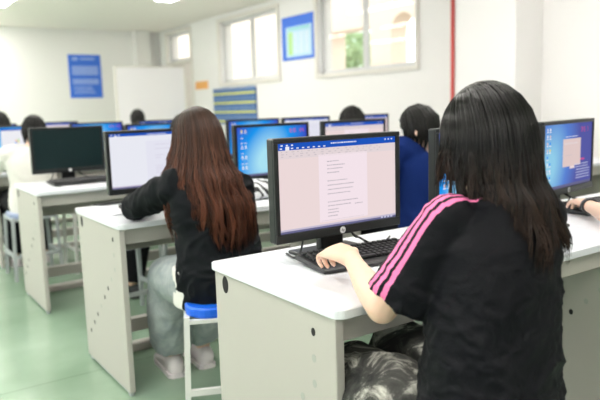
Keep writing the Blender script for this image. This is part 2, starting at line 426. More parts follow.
# arched head of the narrow opening
pts = [(8.10, 2.45)] + [(8.41+0.31*math.cos(a), 2.45+0.31*math.sin(a)) for a in [PI-PI*k/12 for k in range(13)]] + [(8.72, 2.45)]
arch = [V((0, y, z)) for y, z in pts[1:-1]]
o = len(ex.v)
for xx in (X0, X1):
    for p in arch: ex.v.append(V((xx, p.y, p.z)))
    for p in arch: ex.v.append(V((xx, p.y, ZT)))
n = len(arch)
for s, base in ((0, o), (1, o+2*n)):
    for j in range(n-1):
        q = [base+j, base+j+1, base+n+j+1, base+n+j]; ex.face(q if s else q[::-1])
for j in range(n-1): ex.face([o+j, o+2*n+j, o+2*n+j+1, o+j+1])
tag(ex.build('arcade_building', M['ext_wall']), 'beige arcade building with openings seen through the classroom windows', 'building')
struct(MB().b2((XR+0.25, -5, -0.15), (40, 45, -0.05)).build('ground', M['ground']))
tr = thing('tree', 'green tree seen through the opening of the beige arcade outside', 'tree', (13.2, 16.2, -0.05))
MB().tube([(0, 0, 0), (0.1, 0.05, 1.6), (0.0, 0.1, 3.0)], [0.16, 0.12, 0.06], 10, smooth=3).build('trunk', M['bark'], tr, True)
lf = MB(); rr = random.Random(3)
for k in range(1500):
    a = rr.uniform(0, 2*PI); b = math.acos(rr.uniform(-1, 1)); r = 1.35*rr.random()**0.4
    p = V((r*math.sin(b)*math.cos(a), r*math.sin(b)*math.sin(a), 2.55+0.85*r*math.cos(b)))
    q = Quaternion((rr.uniform(-1, 1), rr.uniform(-1, 1), rr.uniform(-1, 1), rr.uniform(-1, 1))).normalized(); s = rr.uniform(0.08, 0.16)
    lf.quad(p+q@V((-s, 0, 0)), p+q@V((0, -s*0.5, 0.02)), p+q@V((s, 0, 0)), p+q@V((0, s*0.5, 0.02)))
lf.build('leaves', M['leaf'], tr)

# ceiling lamps
def lamp(first, x, y, label):
    if first: return dup(first, (x, y, ZC-0.06), None, label)
    t = thing('ceiling_light', label, 'ceiling light', (x, y, ZC-0.06), 0, 'fluorescent ceiling lights')
    MB().b2((-0.13, -0.66, 0.015), (0.13, 0.66, 0.06), 0.006).build('housing', M['lamp_body'], t)
    MB().b2((-0.11, -0.64, -0.012), (0.11, 0.64, 0.014), 0.005).build('diffuser', M['lamp'], t)
    return t
L0 = None
spots = [(x, y) for x in (-1.9, -0.1, 1.7) for y in (-1.2, 1.3, 3.8, 6.3, 8.75, 11.2)] + [(3.5, y) for y in (2.5, 7.5)] + [(-0.1, 10.0), (-1.9, 10.0)]  # last pair and the farthest row: unseen lamps added to brighten the far end
for x, y in spots:
    if (x, y) == (3.5, 7.5): lab = 'bright ceiling light just touching the top of the picture, above the far corner'
    elif (x, y) == (1.7, 8.75): lab = 'bright ceiling light in the top left corner of the picture'
    else: lab = 'white fluorescent ceiling light glowing overhead, out of the picture'
    o = lamp(L0, x, y, lab); L0 = L0 or o

# ------------------------------------------------------------------ wall items
t = thing('wall_poster', 'blue text poster on the far white wall', 'poster', (3.57, YF-0.004, 1.855))
MB().box((0, 0, 0), (0.58, 0.008, 0.77)).build('sheet', M['poster_blue'], t)
mb = MB(); rr = random.Random(5)
mb.box((-0.17, -0.006, 0.31), (0.10, 0.003, 0.06)); mb.box((0.05, -0.006, 0.31), (0.26, 0.003, 0.035))
for (z0, z1) in ((0.17, 0.02), (-0.06, -0.13)):
    z = z0
    while z > z1: mb.box((0.0, -0.006, z), (0.47, 0.003, 0.028)); z -= 0.033
z = -0.19
while z > -0.32: w = rr.uniform(0.2, 0.4); mb.box((-0.22+w/2, -0.006, z), (w, 0.003, 0.018)); z -= 0.036
mb.build('lettering', M['poster_pale'], t)
t = thing('wall_poster', 'blue framed notice with a pale sheet and green columns, between the two windows', 'poster', (XR-0.006, 7.24, 2.11))
MB().box((0, 0, 0), (0.012, 0.77, 0.575), bev=0.003).build('board', M['poster_blue'], t)
sh = MB().box((-0.008, -0.02, -0.05), (0.004, 0.60, 0.40)).build('sheet', M['poster_sky'], t)
MB().box((-0.011, 0.17, -0.07), (0.003, 0.10, 0.30)).build('column_print', M['poster_green'], t)
MB().box((-0.011, -0.02, 0.12), (0.003, 0.50, 0.035)).build('heading_print', M['poster_aqua'], t)
mb = MB()
for r in range(7):
    for q in range(3): mb.box((-0.011, 0.05-0.13*q, 0.05-0.04*r), (0.002, 0.10, 0.02))
mb.build('table_print', M['poster_white'], t)
t = thing('pocket_chart', 'blue cloth pocket chart with yellow rows hanging below the window', 'pocket chart', (XR-0.014, 9.06, 1.26))
MB().box((0, 0, -0.03), (0.012, 1.38, 0.56)).build('backing', M['chart_blue'], t)
rr = random.Random(11)
for r in range(4):
    z = 0.22-0.145*r
    MB().box((-0.008, 0, z-0.045), (0.006, 1.36, 0.03)).build('yellow_band', M['chart_yellow'], t)
    pk = MB()
    for q in range(12):
        pk.box((-0.012, -0.62+0.113*q, z+0.018), (0.010, 0.055, rr.uniform(0.05, 0.075)), Matrix.Rotation(rr.uniform(-.25, .25), 3, 'X'))
    pk.build('pocket_row', M['chart_pocket'], t)
tag(MB().box((XR-0.006, 10.19, 1.61), (0.012, 0.46, 0.13), bev=0.003).build('wall_sign', M['orange']), 'small orange sign on the wall beside the doorway', 'sign')
tag(MB().tube([(4.965, 4.515, 0), (4.965, 4.515, ZC)], 0.018, 14).build('red_pipe', M['red_pipe'], None, True), 'thin red vertical pipe beside the white pillar', 'pipe')
t = thing('mobile_whiteboard', 'large white mobile board standing in the far corner', 'whiteboard', (4.03, 10.05, 0))
MB().box((0, 0, 1.36), (1.14, 0.03, 1.06), bev=0.006).build('board', M['board'], t)
fr = MB()
for sx in (-1, 1): fr.box((sx*0.58, 0, 1.36), (0.03, 0.04, 1.09), bev=0.004)
for sz in (-1, 1): fr.box((0, 0, 1.36+sz*0.54), (1.19, 0.04, 0.02), bev=0.004)
fr.build('frame', M['cream_trim'], t)
for sx in (-1, 1):
    MB().b2((sx*0.585-0.02, -0.02, 0.06), (sx*0.585+0.02, 0.02, 0.85), 0.003).b2((sx*0.585-0.02, -0.3, 0.04), (sx*0.585+0.02, 0.3, 0.08), 0.003).build('leg', M['stool_metal'], t)

# ------------------------------------------------------------------ desks
YR = [1.10, 2.545, 3.98, 5.42, 6.86, 8.30]
DX = [0.85, 2.105, 3.36]
DL, DD = 1.25, 0.622
ORD = ['first', 'second', 'third', 'fourth', 'fifth', 'sixth']
AIS = ['beside the aisle', 'in the middle of the row', 'nearest the window wall']
def disc_hole(mb, x, y, z, ry, rz, side, n=18):
    rings = []
    for (dx, k) in ((0.0006*side, 1.0), (-0.0004*side, 0.98)):
        rings.append([V((x+dx, y+ry*k*math.cos(2*PI*j/n), z+rz*k*math.sin(2*PI*j/n))) for j in range(n)])
    mb.ringloft(rings if side < 0 else rings[::-1])
def make_desk():
    t = thing('computer_desk', '', 'desk', (0, 0, 0), 0, 'white computer desks')
    bm = bmesh.new(); r = 0.03; ol = []
    x0, x1, y0, y1 = -0.008, DL-0.002, 0.0, DD
    for (cx, cy, a0) in ((x1-0.006, y0+0.006, -PI/2), (x1-0.006, y1-0.006, 0), (x0+0.012, y1-0.012, PI/2), (x0+r, y0+r, PI)):
        rad = r if (cx, cy) == (x0+r, y0+r) else (0.012 if cx < 0.5 else 0.006)
        for k in range(7): a = a0+PI/2*k/6; ol.append((cx+rad*math.cos(a), cy+rad*math.sin(a)))
    mb = MB()
    prof = [(0.725, 0.003), (0.728, 0.0), (0.747, 0.0), (0.75, 0.003)]
    cxm, cym = (x0+x1)/2, (y0+y1)/2
    def ins(p, e): return V((p[0]-e*(1 if p[0] > cxm else -1), p[1]-e*(1 if p[1] > cym else -1), 0))
    mb.ringloft([[ins(p, e)+V((0, 0, z)) for p in ol] for z, e in prof])
    mb.build('tabletop', M['desk_top'], t)
    for side in (0, 1):
        xa = 0.0 if side == 0 else DL-0.027
        p = MB().b2((xa, 0.018, 0.018), (xa+0.025, DD-0.012, 0.725), 0.003).build('side_panel', M['desk'], t)
        h = MB(); hc = MB()
        for face, sg in ((xa, -1), (xa+0.025, 1)):
            disc_hole(h, face, 0.545, 0.693, 0.018, 0.026, sg)
            for k, (y, z) in enumerate(((0.105, 0.672), (0.105, 0.606), (0.105, 0.542), (0.158, 0.49), (0.215, 0.437), (0.272, 0.384), (0.335, 0.328), (0.398, 0.273), (0.46, 0.218), (0.526, 0.161))):
                disc_hole(hc if k in (1, 2, 3, 6) else h, face, y, z, 0.0085, 0.0105, sg)
        h.build('cable_holes', M['hole'], p); hc.build('hole_caps', M['cap'], p)
        MB().b2((xa+0.005, 0.03, 0.0), (xa+0.02, 0.055, 0.018)).b2((xa+0.005, DD-0.06, 0.0), (xa+0.02, DD-0.03, 0.018)).b2((xa+0.004, 0.03, 0.010), (xa+0.021, DD-0.03, 0.018)).build('foot', M['grey_metal'], p)
    MB().b2((0.025, 0.045, 0.655), (DL-0.027, 0.06, 0.722), 0.002).build('apron', M['desk'], t)
    MB().b2((0.025, DD-0.075, 0.52), (DL-0.027, DD-0.06, 0.725), 0.002).build('back_panel', M['desk'], t)
    MB().b2((0.025, DD-0.09, 0.10), (DL-0.027, DD-0.05, 0.17), 0.003).build('stretcher', M['desk'], t)
    MB().b2((0.025, DD-0.10, 0.0), (DL-0.027, DD-0.03, 0.035), 0.003).build('floor_rail', M['desk'], t)
    return t
D0 = make_desk(); first = True
for r, y in enumerate(YR):
    for q, x in enumerate(DX):
        if r == 5 and q != 1 or r == 4 and q == 2: continue
        lab = 'white computer desk %s, %s row back from the camera' % (AIS[q], ORD[r])
        if r == 0 and q == 0: lab = 'large cream steel desk nearest the camera, with girl in striped T-shirt'
        if r == 1 and q == 0: lab = 'cream desk with a diagonal line of holes, used by the long brown-haired girl'
        if r == 2 and q == 0: lab = 'cream desk end-on under the switched-off black monitor'
        if first: D0.location = (x, y, 0); D0['label'] = lab; first = False
        else: dup(D0, (x, y, 0), 0, lab)

# ------------------------------------------------------------------ monitors
PW, PH = 0.474, 0.300
def screen_mesh(kind):
    w, h = PW-0.034, PH-0.042
    slots = []; mb = MB(); lay = [0]
    def rect(key, u0, v0, u1, v1):           # fractions, v from top
        if key not in slots: slots.append(key)
        mb.cur = slots.index(key); yy = -0.0002*lay[0]
        a, b = (u0-0.5)*w, (u1-0.5)*w; c, d_ = (1-v1)*h, (1-v0)*h
        mb.quad((a, yy, c), (b, yy, c), (b, yy, d_), (a, yy, d_))
    rr = random.Random(kind)
    def text(u0, v, length, key, hgt=0.009):
        u = u0
        while u < u0+length:
            l = rr.uniform(0.006, 0.02); rect(key, u, v, min(u+l, u0+length), v+hgt); u += l+rr.uniform(0.003, 0.006)
    def icons(cols, rows, u0, v0, key='iconp', du=0.05, dv=0.105):
        for c in range(cols):
            for r in range(rows):
                if c and rr.random() < 0.25: continue
                k = rr.choice([key, 'white', 'white', 'yellow', 'lblue', 'pinkdlg'])
                rect(k, u0+c*du, v0+r*dv, u0+c*du+0.022, v0+r*dv+0.04); rect('white', u0+c*du-0.005, v0+r*dv+0.05, u0+c*du+0.028, v0+r*dv+0.064)
    def seg(ch, u, v, s):
        # seven-segment digits
        on = {'0': 'abcdef', '1': 'bc', '3': 'abcdg', '4': 'bcfg', '5': 'acdfg', '8': 'abcdefg'}[ch]; wd, hd, th = 0.6*s, s*1.5, 0.14*s
        R = {'a': (0, 0, wd, th), 'd': (0, hd-th, wd, hd), 'g': (0, hd/2-th/2, wd, hd/2+th/2), 'f': (0, 0, th, hd/2), 'b': (wd-th, 0, wd, hd/2), 'e': (0, hd/2, th, hd), 'c': (wd-th, hd/2, wd, hd)}
        for x in on: a = R[x]; rect('red', u+a[0], v+a[1], u+a[2], v+a[3])
    if kind in ('word', 'cold', 'word2'):
        cold = kind == 'cold'
        rect('cold2' if cold else 'canvas', 0, 0, 1, 1); lay[0] = 1
        rect('title', 0, 0, 1, 0.075 if not cold else 0.05)
        if not cold: rect('ribbon', 0, 0.075, 1, 0.17)
        rect('cold' if cold else 'page', 0.315 if not cold else 0.40, 0.15, 0.735 if not cold else 0.82, 0.93)
        rect('task2', 0, 0.955, 1, 0.975); rect('task', 0, 0.975, 1, 1); lay[0] = 2
        for k in range(9): rect('white', 0.012+0.043*k, 0.05, 0.03+0.043*k, 0.062)
        rect('white', 0.055, 0.035, 0.085, 0.075); text(0.42, 0.022, 0.22, 'white', 0.014)
        for k in range(3): rect('white', 0.02+0.04*k, 0.015, 0.035+0.04*k, 0.03); rect('white', 0.9+0.03*k, 0.02, 0.912+0.03*k, 0.035)
        for k in range(4): rect('iconp', 0.86+0.03*k, 0.975, 0.875+0.03*k, 0.992)
        if not cold:
            for v in (0.09, 0.115, 0.14):
                u = 0.02
                while u < 0.86: l = rr.uniform(0.008, 0.025); rect('ink2', u, v, u+l, v+0.009); u += l+rr.uniform(0.012, 0.05)
            L = [(0.23, .10), (0.275, .15), (0.315, .13), (0.36, .10), (0.455, .17), (0.505, .23), (0.555, .22), (0.605, .20), (0.70, .26), (0.745, .20), (0.79, .09), (0.825, .09), (0.865, .08)]
            for v, l in L: text(0.385, v, l, 'ink', 0.010)
            text(0.62, 0.755, 0.07, 'ink', 0.010); rect('ink2', 0.33, 0.915, 0.695, 0.918)
        else:
            for v, l in ((0.22, .25), (0.30, .2), (0.42, .10), (0.47, .06), (0.62, .22), (0.66, .18), (0.70, .2), (0.75, .12)): text(0.50, v, l, 'task2', 0.008)
    elif kind in ('win', 'win_red', 'win_dlg', 'split'):
        rect('wall_b' if kind == 'win_dlg' else 'wall_a', 0, 0, 1, 1); lay[0] = 1
        icons(2, 8, 0.05, 0.05); rect('task', 0, 0.955, 1, 1); lay[0] = 2
        for a, b, k in ((0.47, 0.40, 'orange'), (0.51, 0.385, 'green'), (0.462, 0.47, 'lblue'), (0.502, 0.455, 'yellow')):
            if kind != 'win_dlg': rect(k, a, b, a+0.032, b+0.06)
        if kind == 'win_red':
            for k, ch in enumerate('001'): seg(ch, 0.75+0.055*k+(0.02 if k > 1 else 0), 0.065, 0.05)
            seg('4', 0.93, 0.065, 0.05)
        if kind == 'win_dlg':
            rect('pinkdlg', 0.37, 0.24, 0.75, 0.68); lay[0] = 3
            rect('iconp', 0.42, 0.20, 0.68, 0.212); rect('canvas', 0.52, 0.68, 0.62, 0.72); rect('ink2', 0.42, 0.50, 0.56, 0.507); text(0.4, 0.30, 0.28, 'ribbon', 0.03)
            for ch, u in (('3', 0.75), ('5', 0.81), ('1', 0.87)): seg(ch, u, 0.07, 0.05)
            text(0.75, 0.58, 0.09, 'red', 0.03)
            for k in range(6): text(0.62 if k < 2 else 0.66, 0.66+0.045*k, 0.30, 'iconp', 0.014)
        if kind == 'split':
            rect('title', 0.22, 0.04, 1, 0.10); rect('white', 0.22, 0.10, 1, 0.955)
    me = mb.mesh('screen')
    for k in slots: me.materials.append(SC[k])
    me.polygons.foreach_set('material_index', mb.m)
    return me
def off_screen():
    me = MB().quad((-(PW-0.034)/2, 0, 0), ((PW-0.034)/2, 0, 0), ((PW-0.034)/2, 0, PH-0.042), (-(PW-0.034)/2, 0, PH-0.042)).mesh('screen')
    me.materials.append(M['dark_screen']); return me
M['dark_screen'] = mat('dark_screen_glass', (0.006, 0.018, 0.020), 0.3, spec=0.3)
SM = {k: screen_mesh(k) for k in ('word', 'cold', 'win', 'win_red', 'win_dlg', 'split')}
SM['off'] = off_screen()
fontc = bpy.data.curves.new('hp', 'FONT'); fontc.body = 'hp'; fontc.size = 0.011; fontc.align_x = 'CENTER'; fontc.align_y = 'CENTER'; fontc.extrude = 0.0002; fontc.shear = 0.3
_fo = bpy.data.objects.new('tmp_text', fontc); C.objects.link(_fo)
bpy.context.view_layer.update()
HPME = bpy.data.meshes.new_from_object(_fo.evaluated_get(bpy.context.evaluated_depsgraph_get())); bpy.data.objects.remove(_fo)
HPME.materials.clear(); HPME.materials.append(M['black2'])
def make_monitor():
    # local: x across, -y toward the user, z up from the desk
    t = thing('monitor', '', 'monitor', (0, 0, 0), 0, 'computer monitors')
    tilt = Matrix.Rotation(math.radians(-3), 3, 'X')
    zb = 0.066
    cs = MB()
    cs.b2((-PW/2, -0.012, zb), (PW/2, 0.022, zb+PH), 0.005)
    cs.b2((-PW/2+0.05, 0.02, zb+0.05), (PW/2-0.05, 0.05, zb+PH-0.05), 0.012)
    cs.build('casing', M['black'], t)
    be = MB()                                               # raised front bezel
    for (a, b, c, d_) in ((-PW/2, PW/2, 0, 0.026), (-PW/2, PW/2, PH-0.014, PH), (-PW/2, -PW/2+0.015, 0.026, PH-0.014), (PW/2-0.015, PW/2, 0.026, PH-0.014)):
        be.b2((a, -0.018, zb+c), (b, -0.011, zb+d_), 0.0025)
    bz = be.build('bezel', M['black'], t)
    s = link('screen', SM['off'], t); s.location = (0, -0.0135, zb+0.027)
    lg = MB(); n = 20
    lg.ringloft([[V((0.0105*math.cos(2*PI*k/n), -0.0185, zb+0.0135+0.0105*math.sin(2*PI*k/n))) for k in range(n)], [V((0.0105*math.cos(2*PI*k/n), -0.0175, zb+0.0135+0.0105*math.sin(2*PI*k/n))) for k in range(n)]][::-1])
    l = lg.build('logo', M['chrome'], bz)
    h = link('logo_letters', HPME, bz); h.location = (0, -0.0189, zb+0.0135); h.rotation_euler = (PI/2, 0, 0)
    MB().b2((-0.045, 0.035, 0.01), (0.045, 0.065, 0.24), 0.008).build('stand_neck', M['black'], t)
    MB().b2((-0.115, -0.035, 0.0), (0.115, 0.115, 0.012), 0.005).build('stand_base', M['black'], t)
    cb = MB()
    cb.tube([(-0.08, 0.045, 0.14), (-0.09, 0.06, 0.07), (-0.11, 0.05, 0.02), (-0.14, 0.04, 0.005), (-0.13, 0.10, 0.005)], 0.0035, 6, smooth=6)
    cb.tube([(0.08, 0.045, 0.14), (0.08, 0.05, 0.06), (0.12, -0.01, 0.018), (0.17, 0.0, 0.006), (0.24, 0.05, 0.006), (0.28, 0.08, 0.006)], 0.003, 6, smooth=6)
    cb.tube([(0.05, 0.05, 0.12), (0.07, 0.02, 0.05), (0.10, 0.02, 0.035), (0.15, 0.05, 0.006)], 0.003, 6, smooth=6)
    cb.build('cable', M['cable'], t, True)
    return t
MON0 = make_monitor()
used0 = [False]
def monitor(x, y, kind, label, rz=0.0, lift=0.0):
    if used0[0]: o = dup(MON0, (x, y, 0.75), rz, label)
    else: o = MON0; used0[0] = True; o.location = (x, y, 0.75); o.rotation_euler = (0, 0, rz); o['label'] = label
    for c in o.children:
        if c.name.startswith('screen'): c.data = SM[kind]
    return o
monitor(1.19, 1.535, 'word', 'sharp black monitor showing a text document in front of the striped-shirt girl')
monitor(1.83, 1.535, 'win', 'black monitor with blue icons mostly hidden by the black-haired girl')
monitor(2.41, 1.575, 'win_dlg', 'black monitor at right showing a pink dialog on a blue desktop', 0.16)
monitor(1.19, 2.985, 'cold', 'black monitor with a white document in front of the brown-haired girl')
monitor(1.865, 2.985, 'win_red', 'black monitor with blue desktop and red digits in the top corner')
monitor(2.44, 2.985, 'word', 'monitor with a pinkish document, below the small black head of hair')
monitor(1.165, 4.43, 'off', 'switched-off monitor with a dark blank screen')
monitor(1.80, 4.43, 'win', 'blue-screen monitor hidden behind the brown-haired girl, third row')
monitor(2.60, 4.43, 'win', 'blue desktop monitor just behind the one with red digits')
monitor(3.11, 4.43, 'cold', 'white document monitor behind the red-digit screen, beside the pinkish one')
monitor(3.78, 4.43, 'word', 'monitor behind the student in blue, third row')
monitor(1.13, 5.87, 'split', 'monitor half blue half white, in front of the student in white')
WIN = ['win', 'win_red', 'cold', 'win', 'win', 'word']
SEATX = [1.18, 1.81, 2.43, 3.07, 3.69, 4.30]
for r in (3, 4, 5):
    for q, x in enumerate(SEATX):
        if (r == 3 and q not in (1, 2)) or (r == 4 and q > 1) or r == 5: continue
        monitor(x, YR[r]+0.44, WIN[(q+r) % 6] if r > 3 or q > 1 else 'win_red', 'distant monitor, %s seat from the aisle in the %s row of desks' % (ORD[q], ORD[r]))

# ------------------------------------------------------------------ keyboards and desk things
def make_keyboard():
    t = thing('keyboard', '', 'keyboard', (0, 0, 0), 0, 'black keyboards')
    W, D = 0.445, 0.165
    b = MB()
    n = []
    for (y, z) in ((-D/2, 0.014), (-D/2+0.03, 0.017), (D/2, 0.030)): n.append((y, z))
    prof = [(-D/2, 0.004), (-D/2, 0.011), (-D/2+0.006, 0.014), (-D/2+0.03, 0.016), (D/2-0.008, 0.028), (D/2, 0.024), (D/2, 0.012)]
    b.ringloft([[V((x, y, z)) for y, z in prof] for x in (-W/2, -W/2+0.004, W/2-0.004, W/2)])
    b.build('base', M['black2'], t)
    MB().b2((-W/2+0.02, D/2-0.03, 0.0), (-W/2+0.04, D/2-0.015, 0.018)).b2((W/2-0.04, D/2-0.03, 0.0), (W/2-0.02, D/2-0.015, 0.018)).b2((-W/2+0.02, -D/2+0.01, 0), (-W/2+0.04, -D/2+0.02, 0.008)).b2((W/2-0.04, -D/2+0.01, 0), (W/2-0.02, -D/2+0.02, 0.008)).build('feet', M['cable'], t)
    k = MB(); p = 0.019
    sl = math.atan2(0.012, D-0.038); R = Matrix.Rotation(sl, 3, 'X')
    for r in range(6):
        y = -D/2+0.042+r*p+(0.006 if r == 5 else 0); z = 0.0185+(y+D/2-0.03)*math.tan(sl)+0.003
        x = -W/2+0.018
        while x < W/2-0.012:
            gap = (-W/2+0.018+15*p < x < -W/2+0.018+15.9*p) or (-W/2+0.018+18.6*p < x < -W/2+0.018+19.5*p)
            w = p
            if r == 0 and 3.5*p < x+W/2-0.018 < 4.5*p: w = 6*p
            if not gap and not (r == 5 and random.Random(int(x*1e4)).random() < 0.1): k.box((x+(w-p)/2, y, z), (w-0.004, 0.0145, 0.008), R, 0.002, 1)
            x += w if not gap else p*0.5
    k.build('keys', M['keycap'], t)
    k2 = MB().tube([(0.05, D/2, 0.018), (0.06, D/2+0.03, 0.006), (0.10, D/2+0.05, 0.004)], 0.002, 6, smooth=5).build('cable', M['cable'], t, True)
    return t
KB0 = make_keyboard(); kb_used = [False]
def keyboard(x, y, rz, label):
    if kb_used[0]: return dup(KB0, (x, y, 0.75), rz, label)
    kb_used[0] = True; KB0.location = (x, y, 0.75); KB0.rotation_euler = (0, 0, rz); KB0['label'] = label; return KB0
keyboard(1.235, 1.425, -0.10, 'black keyboard under the hand of the striped-shirt girl')
keyboard(1.83, 1.40, 0.0, 'black keyboard on the near desk, hidden beside the black-haired girl')
keyboard(2.52, 1.47, -0.05, 'black keyboard under the hand with the black wristband')
keyboard(1.20, 2.845, 0.0, 'dark keyboard beside the brown-haired girl\'s elbow')
keyboard(1.22, 4.26, 0.03, 'dark keyboard below the switched-off monitor')
keyboard(1.17, 5.71, 0.0, 'dark keyboard in front of the student in white')
keyboard(2.50, 2.845, 0.0, 'dark keyboard in front of the student in blue')
t = thing('notebook', 'thin white notebook lying on the brown-haired girl\'s desk', 'notebook', (0.955, 2.87, 0.75), 0.08)
MB().box((0, 0, 0.004), (0.13, 0.18, 0.007), bev=0.002).build('pages', M['paper'], t)
MB().box((0, 0, 0.0082), (0.134, 0.184, 0.0012)).build('cover', M['paper'], t)
t = thing('paper_sheet', 'white paper sheet under the dark keyboard of the switched-off monitor', 'paper', (1.20, 4.09, 0.7502), 0.1)
MB().box((0, 0, 0.0008), (0.30, 0.13, 0.0012)).build('sheet', M['paper'], t)
mb = MB()
for k in range(6): mb.box((0.0, -0.05+0.018*k, 0.0016), (0.24-0.03*(k % 3), 0.004, 0.0003))
mb.build('print', M['paper_line'], t)
# zebra pouch: soft pillow
mb = MB(); rings = []
for (z, k) in ((0.0, 0.82), (0.012, 0.98), (0.035, 1.0), (0.065, 0.93), (0.085, 0.70), (0.093, 0.35)):
    rings.append([V((0.13*k*math.copysign(abs(math.cos(a))**0.6, math.cos(a)), 0.085*k*math.copysign(abs(math.sin(a))**0.6, math.sin(a)), z+0.006*math.sin(3*a+z*40))) for a in [2*PI*j/36 for j in range(36)]])
mb.ringloft(rings)
zp = mb.build('pouch', M['zebra'], None, True); zp.location = (1.62, 2.80, 0.751); zp.rotation_euler = (0, 0, 0.2)
tag(zp, 'black and white zebra-striped soft pouch on the second desk', 'pouch')
cb = MB(); rr = random.Random(2)
for k in range(3):
    pts = []
    for j in range(12): pts.append((0.93+0.075*j+rr.uniform(-.02, .02), YR[1]+DD-0.03+rr.uniform(-.012, .012), 0.7545+0.003*k))
    cb.tube(pts, 0.0035, 6, smooth=4)
tag(cb.build('cable_bundle', M['cable'], None, True), 'black cables lying along the back edge of the second desk', 'cable')

# ------------------------------------------------------------------ stools
def make_stool(seat_m, leg_m):
    t = thing('stool', '', 'stool', (0, 0, 0), 0, 'square stools')
    a = 0.155; bm = MB(); ol = []; r = 0.09
    for (sx, sy, a0) in ((1, -1, -PI/2), (1, 1, 0), (-1, 1, PI/2), (-1, -1, PI)):
        for k in range(8): an = a0+PI/2*k/7; ol.append((sx*(a-r)+r*math.cos(an), sy*(a-r)+r*math.sin(an)))
    rings = []
    for z, e in ((0.450, 0.93), (0.454, 0.98), (0.465, 1.0), (0.484, 1.0), (0.491, 0.96), (0.489, 0.75), (0.485, 0.3)): rings.append([V((x*e, y*e, z)) for x, y in ol])
    bm.ringloft(rings); bm.build('seat', seat_m, t, False)
    for sx in (-1, 1):
        for sy in (-1, 1):
            lg = MB(); w = 0.0105
            top = V((sx*0.150, sy*0.150, 0.465)); bot = V((sx*0.165, sy*0.165, 0.0))
            lg.ringloft([[p+V((dx*w, dy*w, 0)) for dx, dy in ((-1, -1), (1, -1), (1, 1), (-1, 1))] for p in (bot, top)])
            lg.build('leg', leg_m, t)
    for z, k, nm, h in ((0.18, 0.159, 'stretcher', 0.022), (0.445, 0.150, 'seat_frame', 0.014)):
        st = MB()
        for s in (-1, 1):
            if s < 0 or nm != 'stretcher': st.box((0, s*k, z), (2*k-0.02, 0.018, h))
            st.box((s*k, 0, z), (0.018, 2*k-0.02, h))
        st.build(nm, leg_m, t)
    return t
ST = {}
def stool(x, y, kind, label, rz=0.0):
    mats = {'blue': (M['blue_seat'], M['stool_metal']), 'pale': (M['pale_seat'], M['grey_metal']), 'dark': (M['dark_seat'], M['stool_metal'])}
    if kind in ST: return dup(ST[kind], (x, y, 0), rz, label)
    ST[kind] = s = make_stool(*mats[kind]); s.location = (x, y, 0); s.rotation_euler = (0, 0, rz); s['label'] = label; return s

# ------------------------------------------------------------------ people
def frame(yaw, pitch=0.0):
    # columns: right, forward, up
    return Matrix.Rotation(-yaw, 3, 'Z') @ Matrix.Rotation(pitch, 3, 'X')
def hand(mb, wrist, direc, palm_n, side, curl=0.5, s=1.0):
    # palm + five bent fingers; palm_n points out of the BACK of the hand
    d_ = V(direc).normalized(); n_ = V(palm_n); n_ = (n_ - d_*n_.dot(d_)).normalized(); l = d_.cross(n_)*side   # l points to the thumb side
    w = V(wrist)
    rings = []
    for (t, hw, hh) in ((-0.01, 0.024, 0.019), (0.02, 0.030, 0.018), (0.05, 0.038, 0.016), (0.08, 0.040, 0.014), (0.092, 0.037, 0.011)):
        c = w + d_*t*s + n_*0.006*math.sin(min(1, t/0.09)*PI)*s
        rings.append([c + (l*math.cos(a)*hw + n_*math.sin(a)*hh)*s for a in [2*PI*k/14 for k in range(14)]])
    mb.ringloft(rings if side > 0 else [r[::-1] for r in rings])
    for k, (off, ln, rad, sp) in enumerate(((0.029, 0.070, 0.0086, 0.10), (0.010, 0.078, 0.0088, 0.02), (-0.010, 0.072, 0.0084, -0.05), (-0.029, 0.057, 0.0076, -0.13))):
        base = w + (d_*0.080 + l*off + n_*0.004)*s; dirf = (d_ + l*sp).normalized()
        pts = [base]; ang = 0.15+curl*0.35
        for seg in (0.45, 0.31, 0.24):
            v = dirf*math.cos(ang) - n_*math.sin(ang)
            pts.append(pts[-1] + v*ln*seg*s); ang += curl*(1.0 if seg > 0.4 else 0.75)
        mb.chain(pts, [rad*1.08*s, rad*s, rad*0.93*s, rad*0.8*s], 8, 3)
    b = w + (d_*0.022 + l*0.024)*s
    p1 = b + (d_*0.030 + l*0.022 - n_*0.010)*s; p2 = p1 + (d_*0.030 + l*0.005 - n_*0.012)*s; p3 = p2 + (d_*0.022 - l*0.006 - n_*0.008)*s
    mb.chain([b, p1, p2, p3], [0.014*s, 0.0115*s, 0.0102*s, 0.0085*s], 8, 3)
def head_mesh(mb, c, yaw, pitch, s=1.0):
    R = frame(yaw, pitch); c = V(c)
    def P(x, y, z): return c + R @ (V((x, y, z))*s)
    mb.ball(P(0, -0.008, 0.02), (0.074*s, 0.092*s, 0.098*s), 20, 14, R)
    mb.ball(P(0, 0.018, -0.035), (0.060*s, 0.068*s, 0.082*s), 18, 12, R)
    mb.ball(P(0, 0.055, -0.088), (0.026*s, 0.026*s, 0.022*s), 12, 8, R)
    mb.chain([P(0, 0.078, 0.012), P(0, 0.096, -0.018), P(0, 0.090, -0.032)], [0.008*s, 0.012*s, 0.013*s], 8, 3)
    for sx in (-1, 1):
        mb.ball(P(sx*0.078, -0.012, -0.008), (0.010*s, 0.020*s, 0.032*s), 10, 8, R)
        mb.ball(P(sx*0.030, 0.070, 0.018), (0.022*s, 0.014*s, 0.010*s), 10, 6, R)
    mb.ball(P(0, 0.076, -0.055), (0.024*s, 0.012*s, 0.011*s), 10, 6, R)
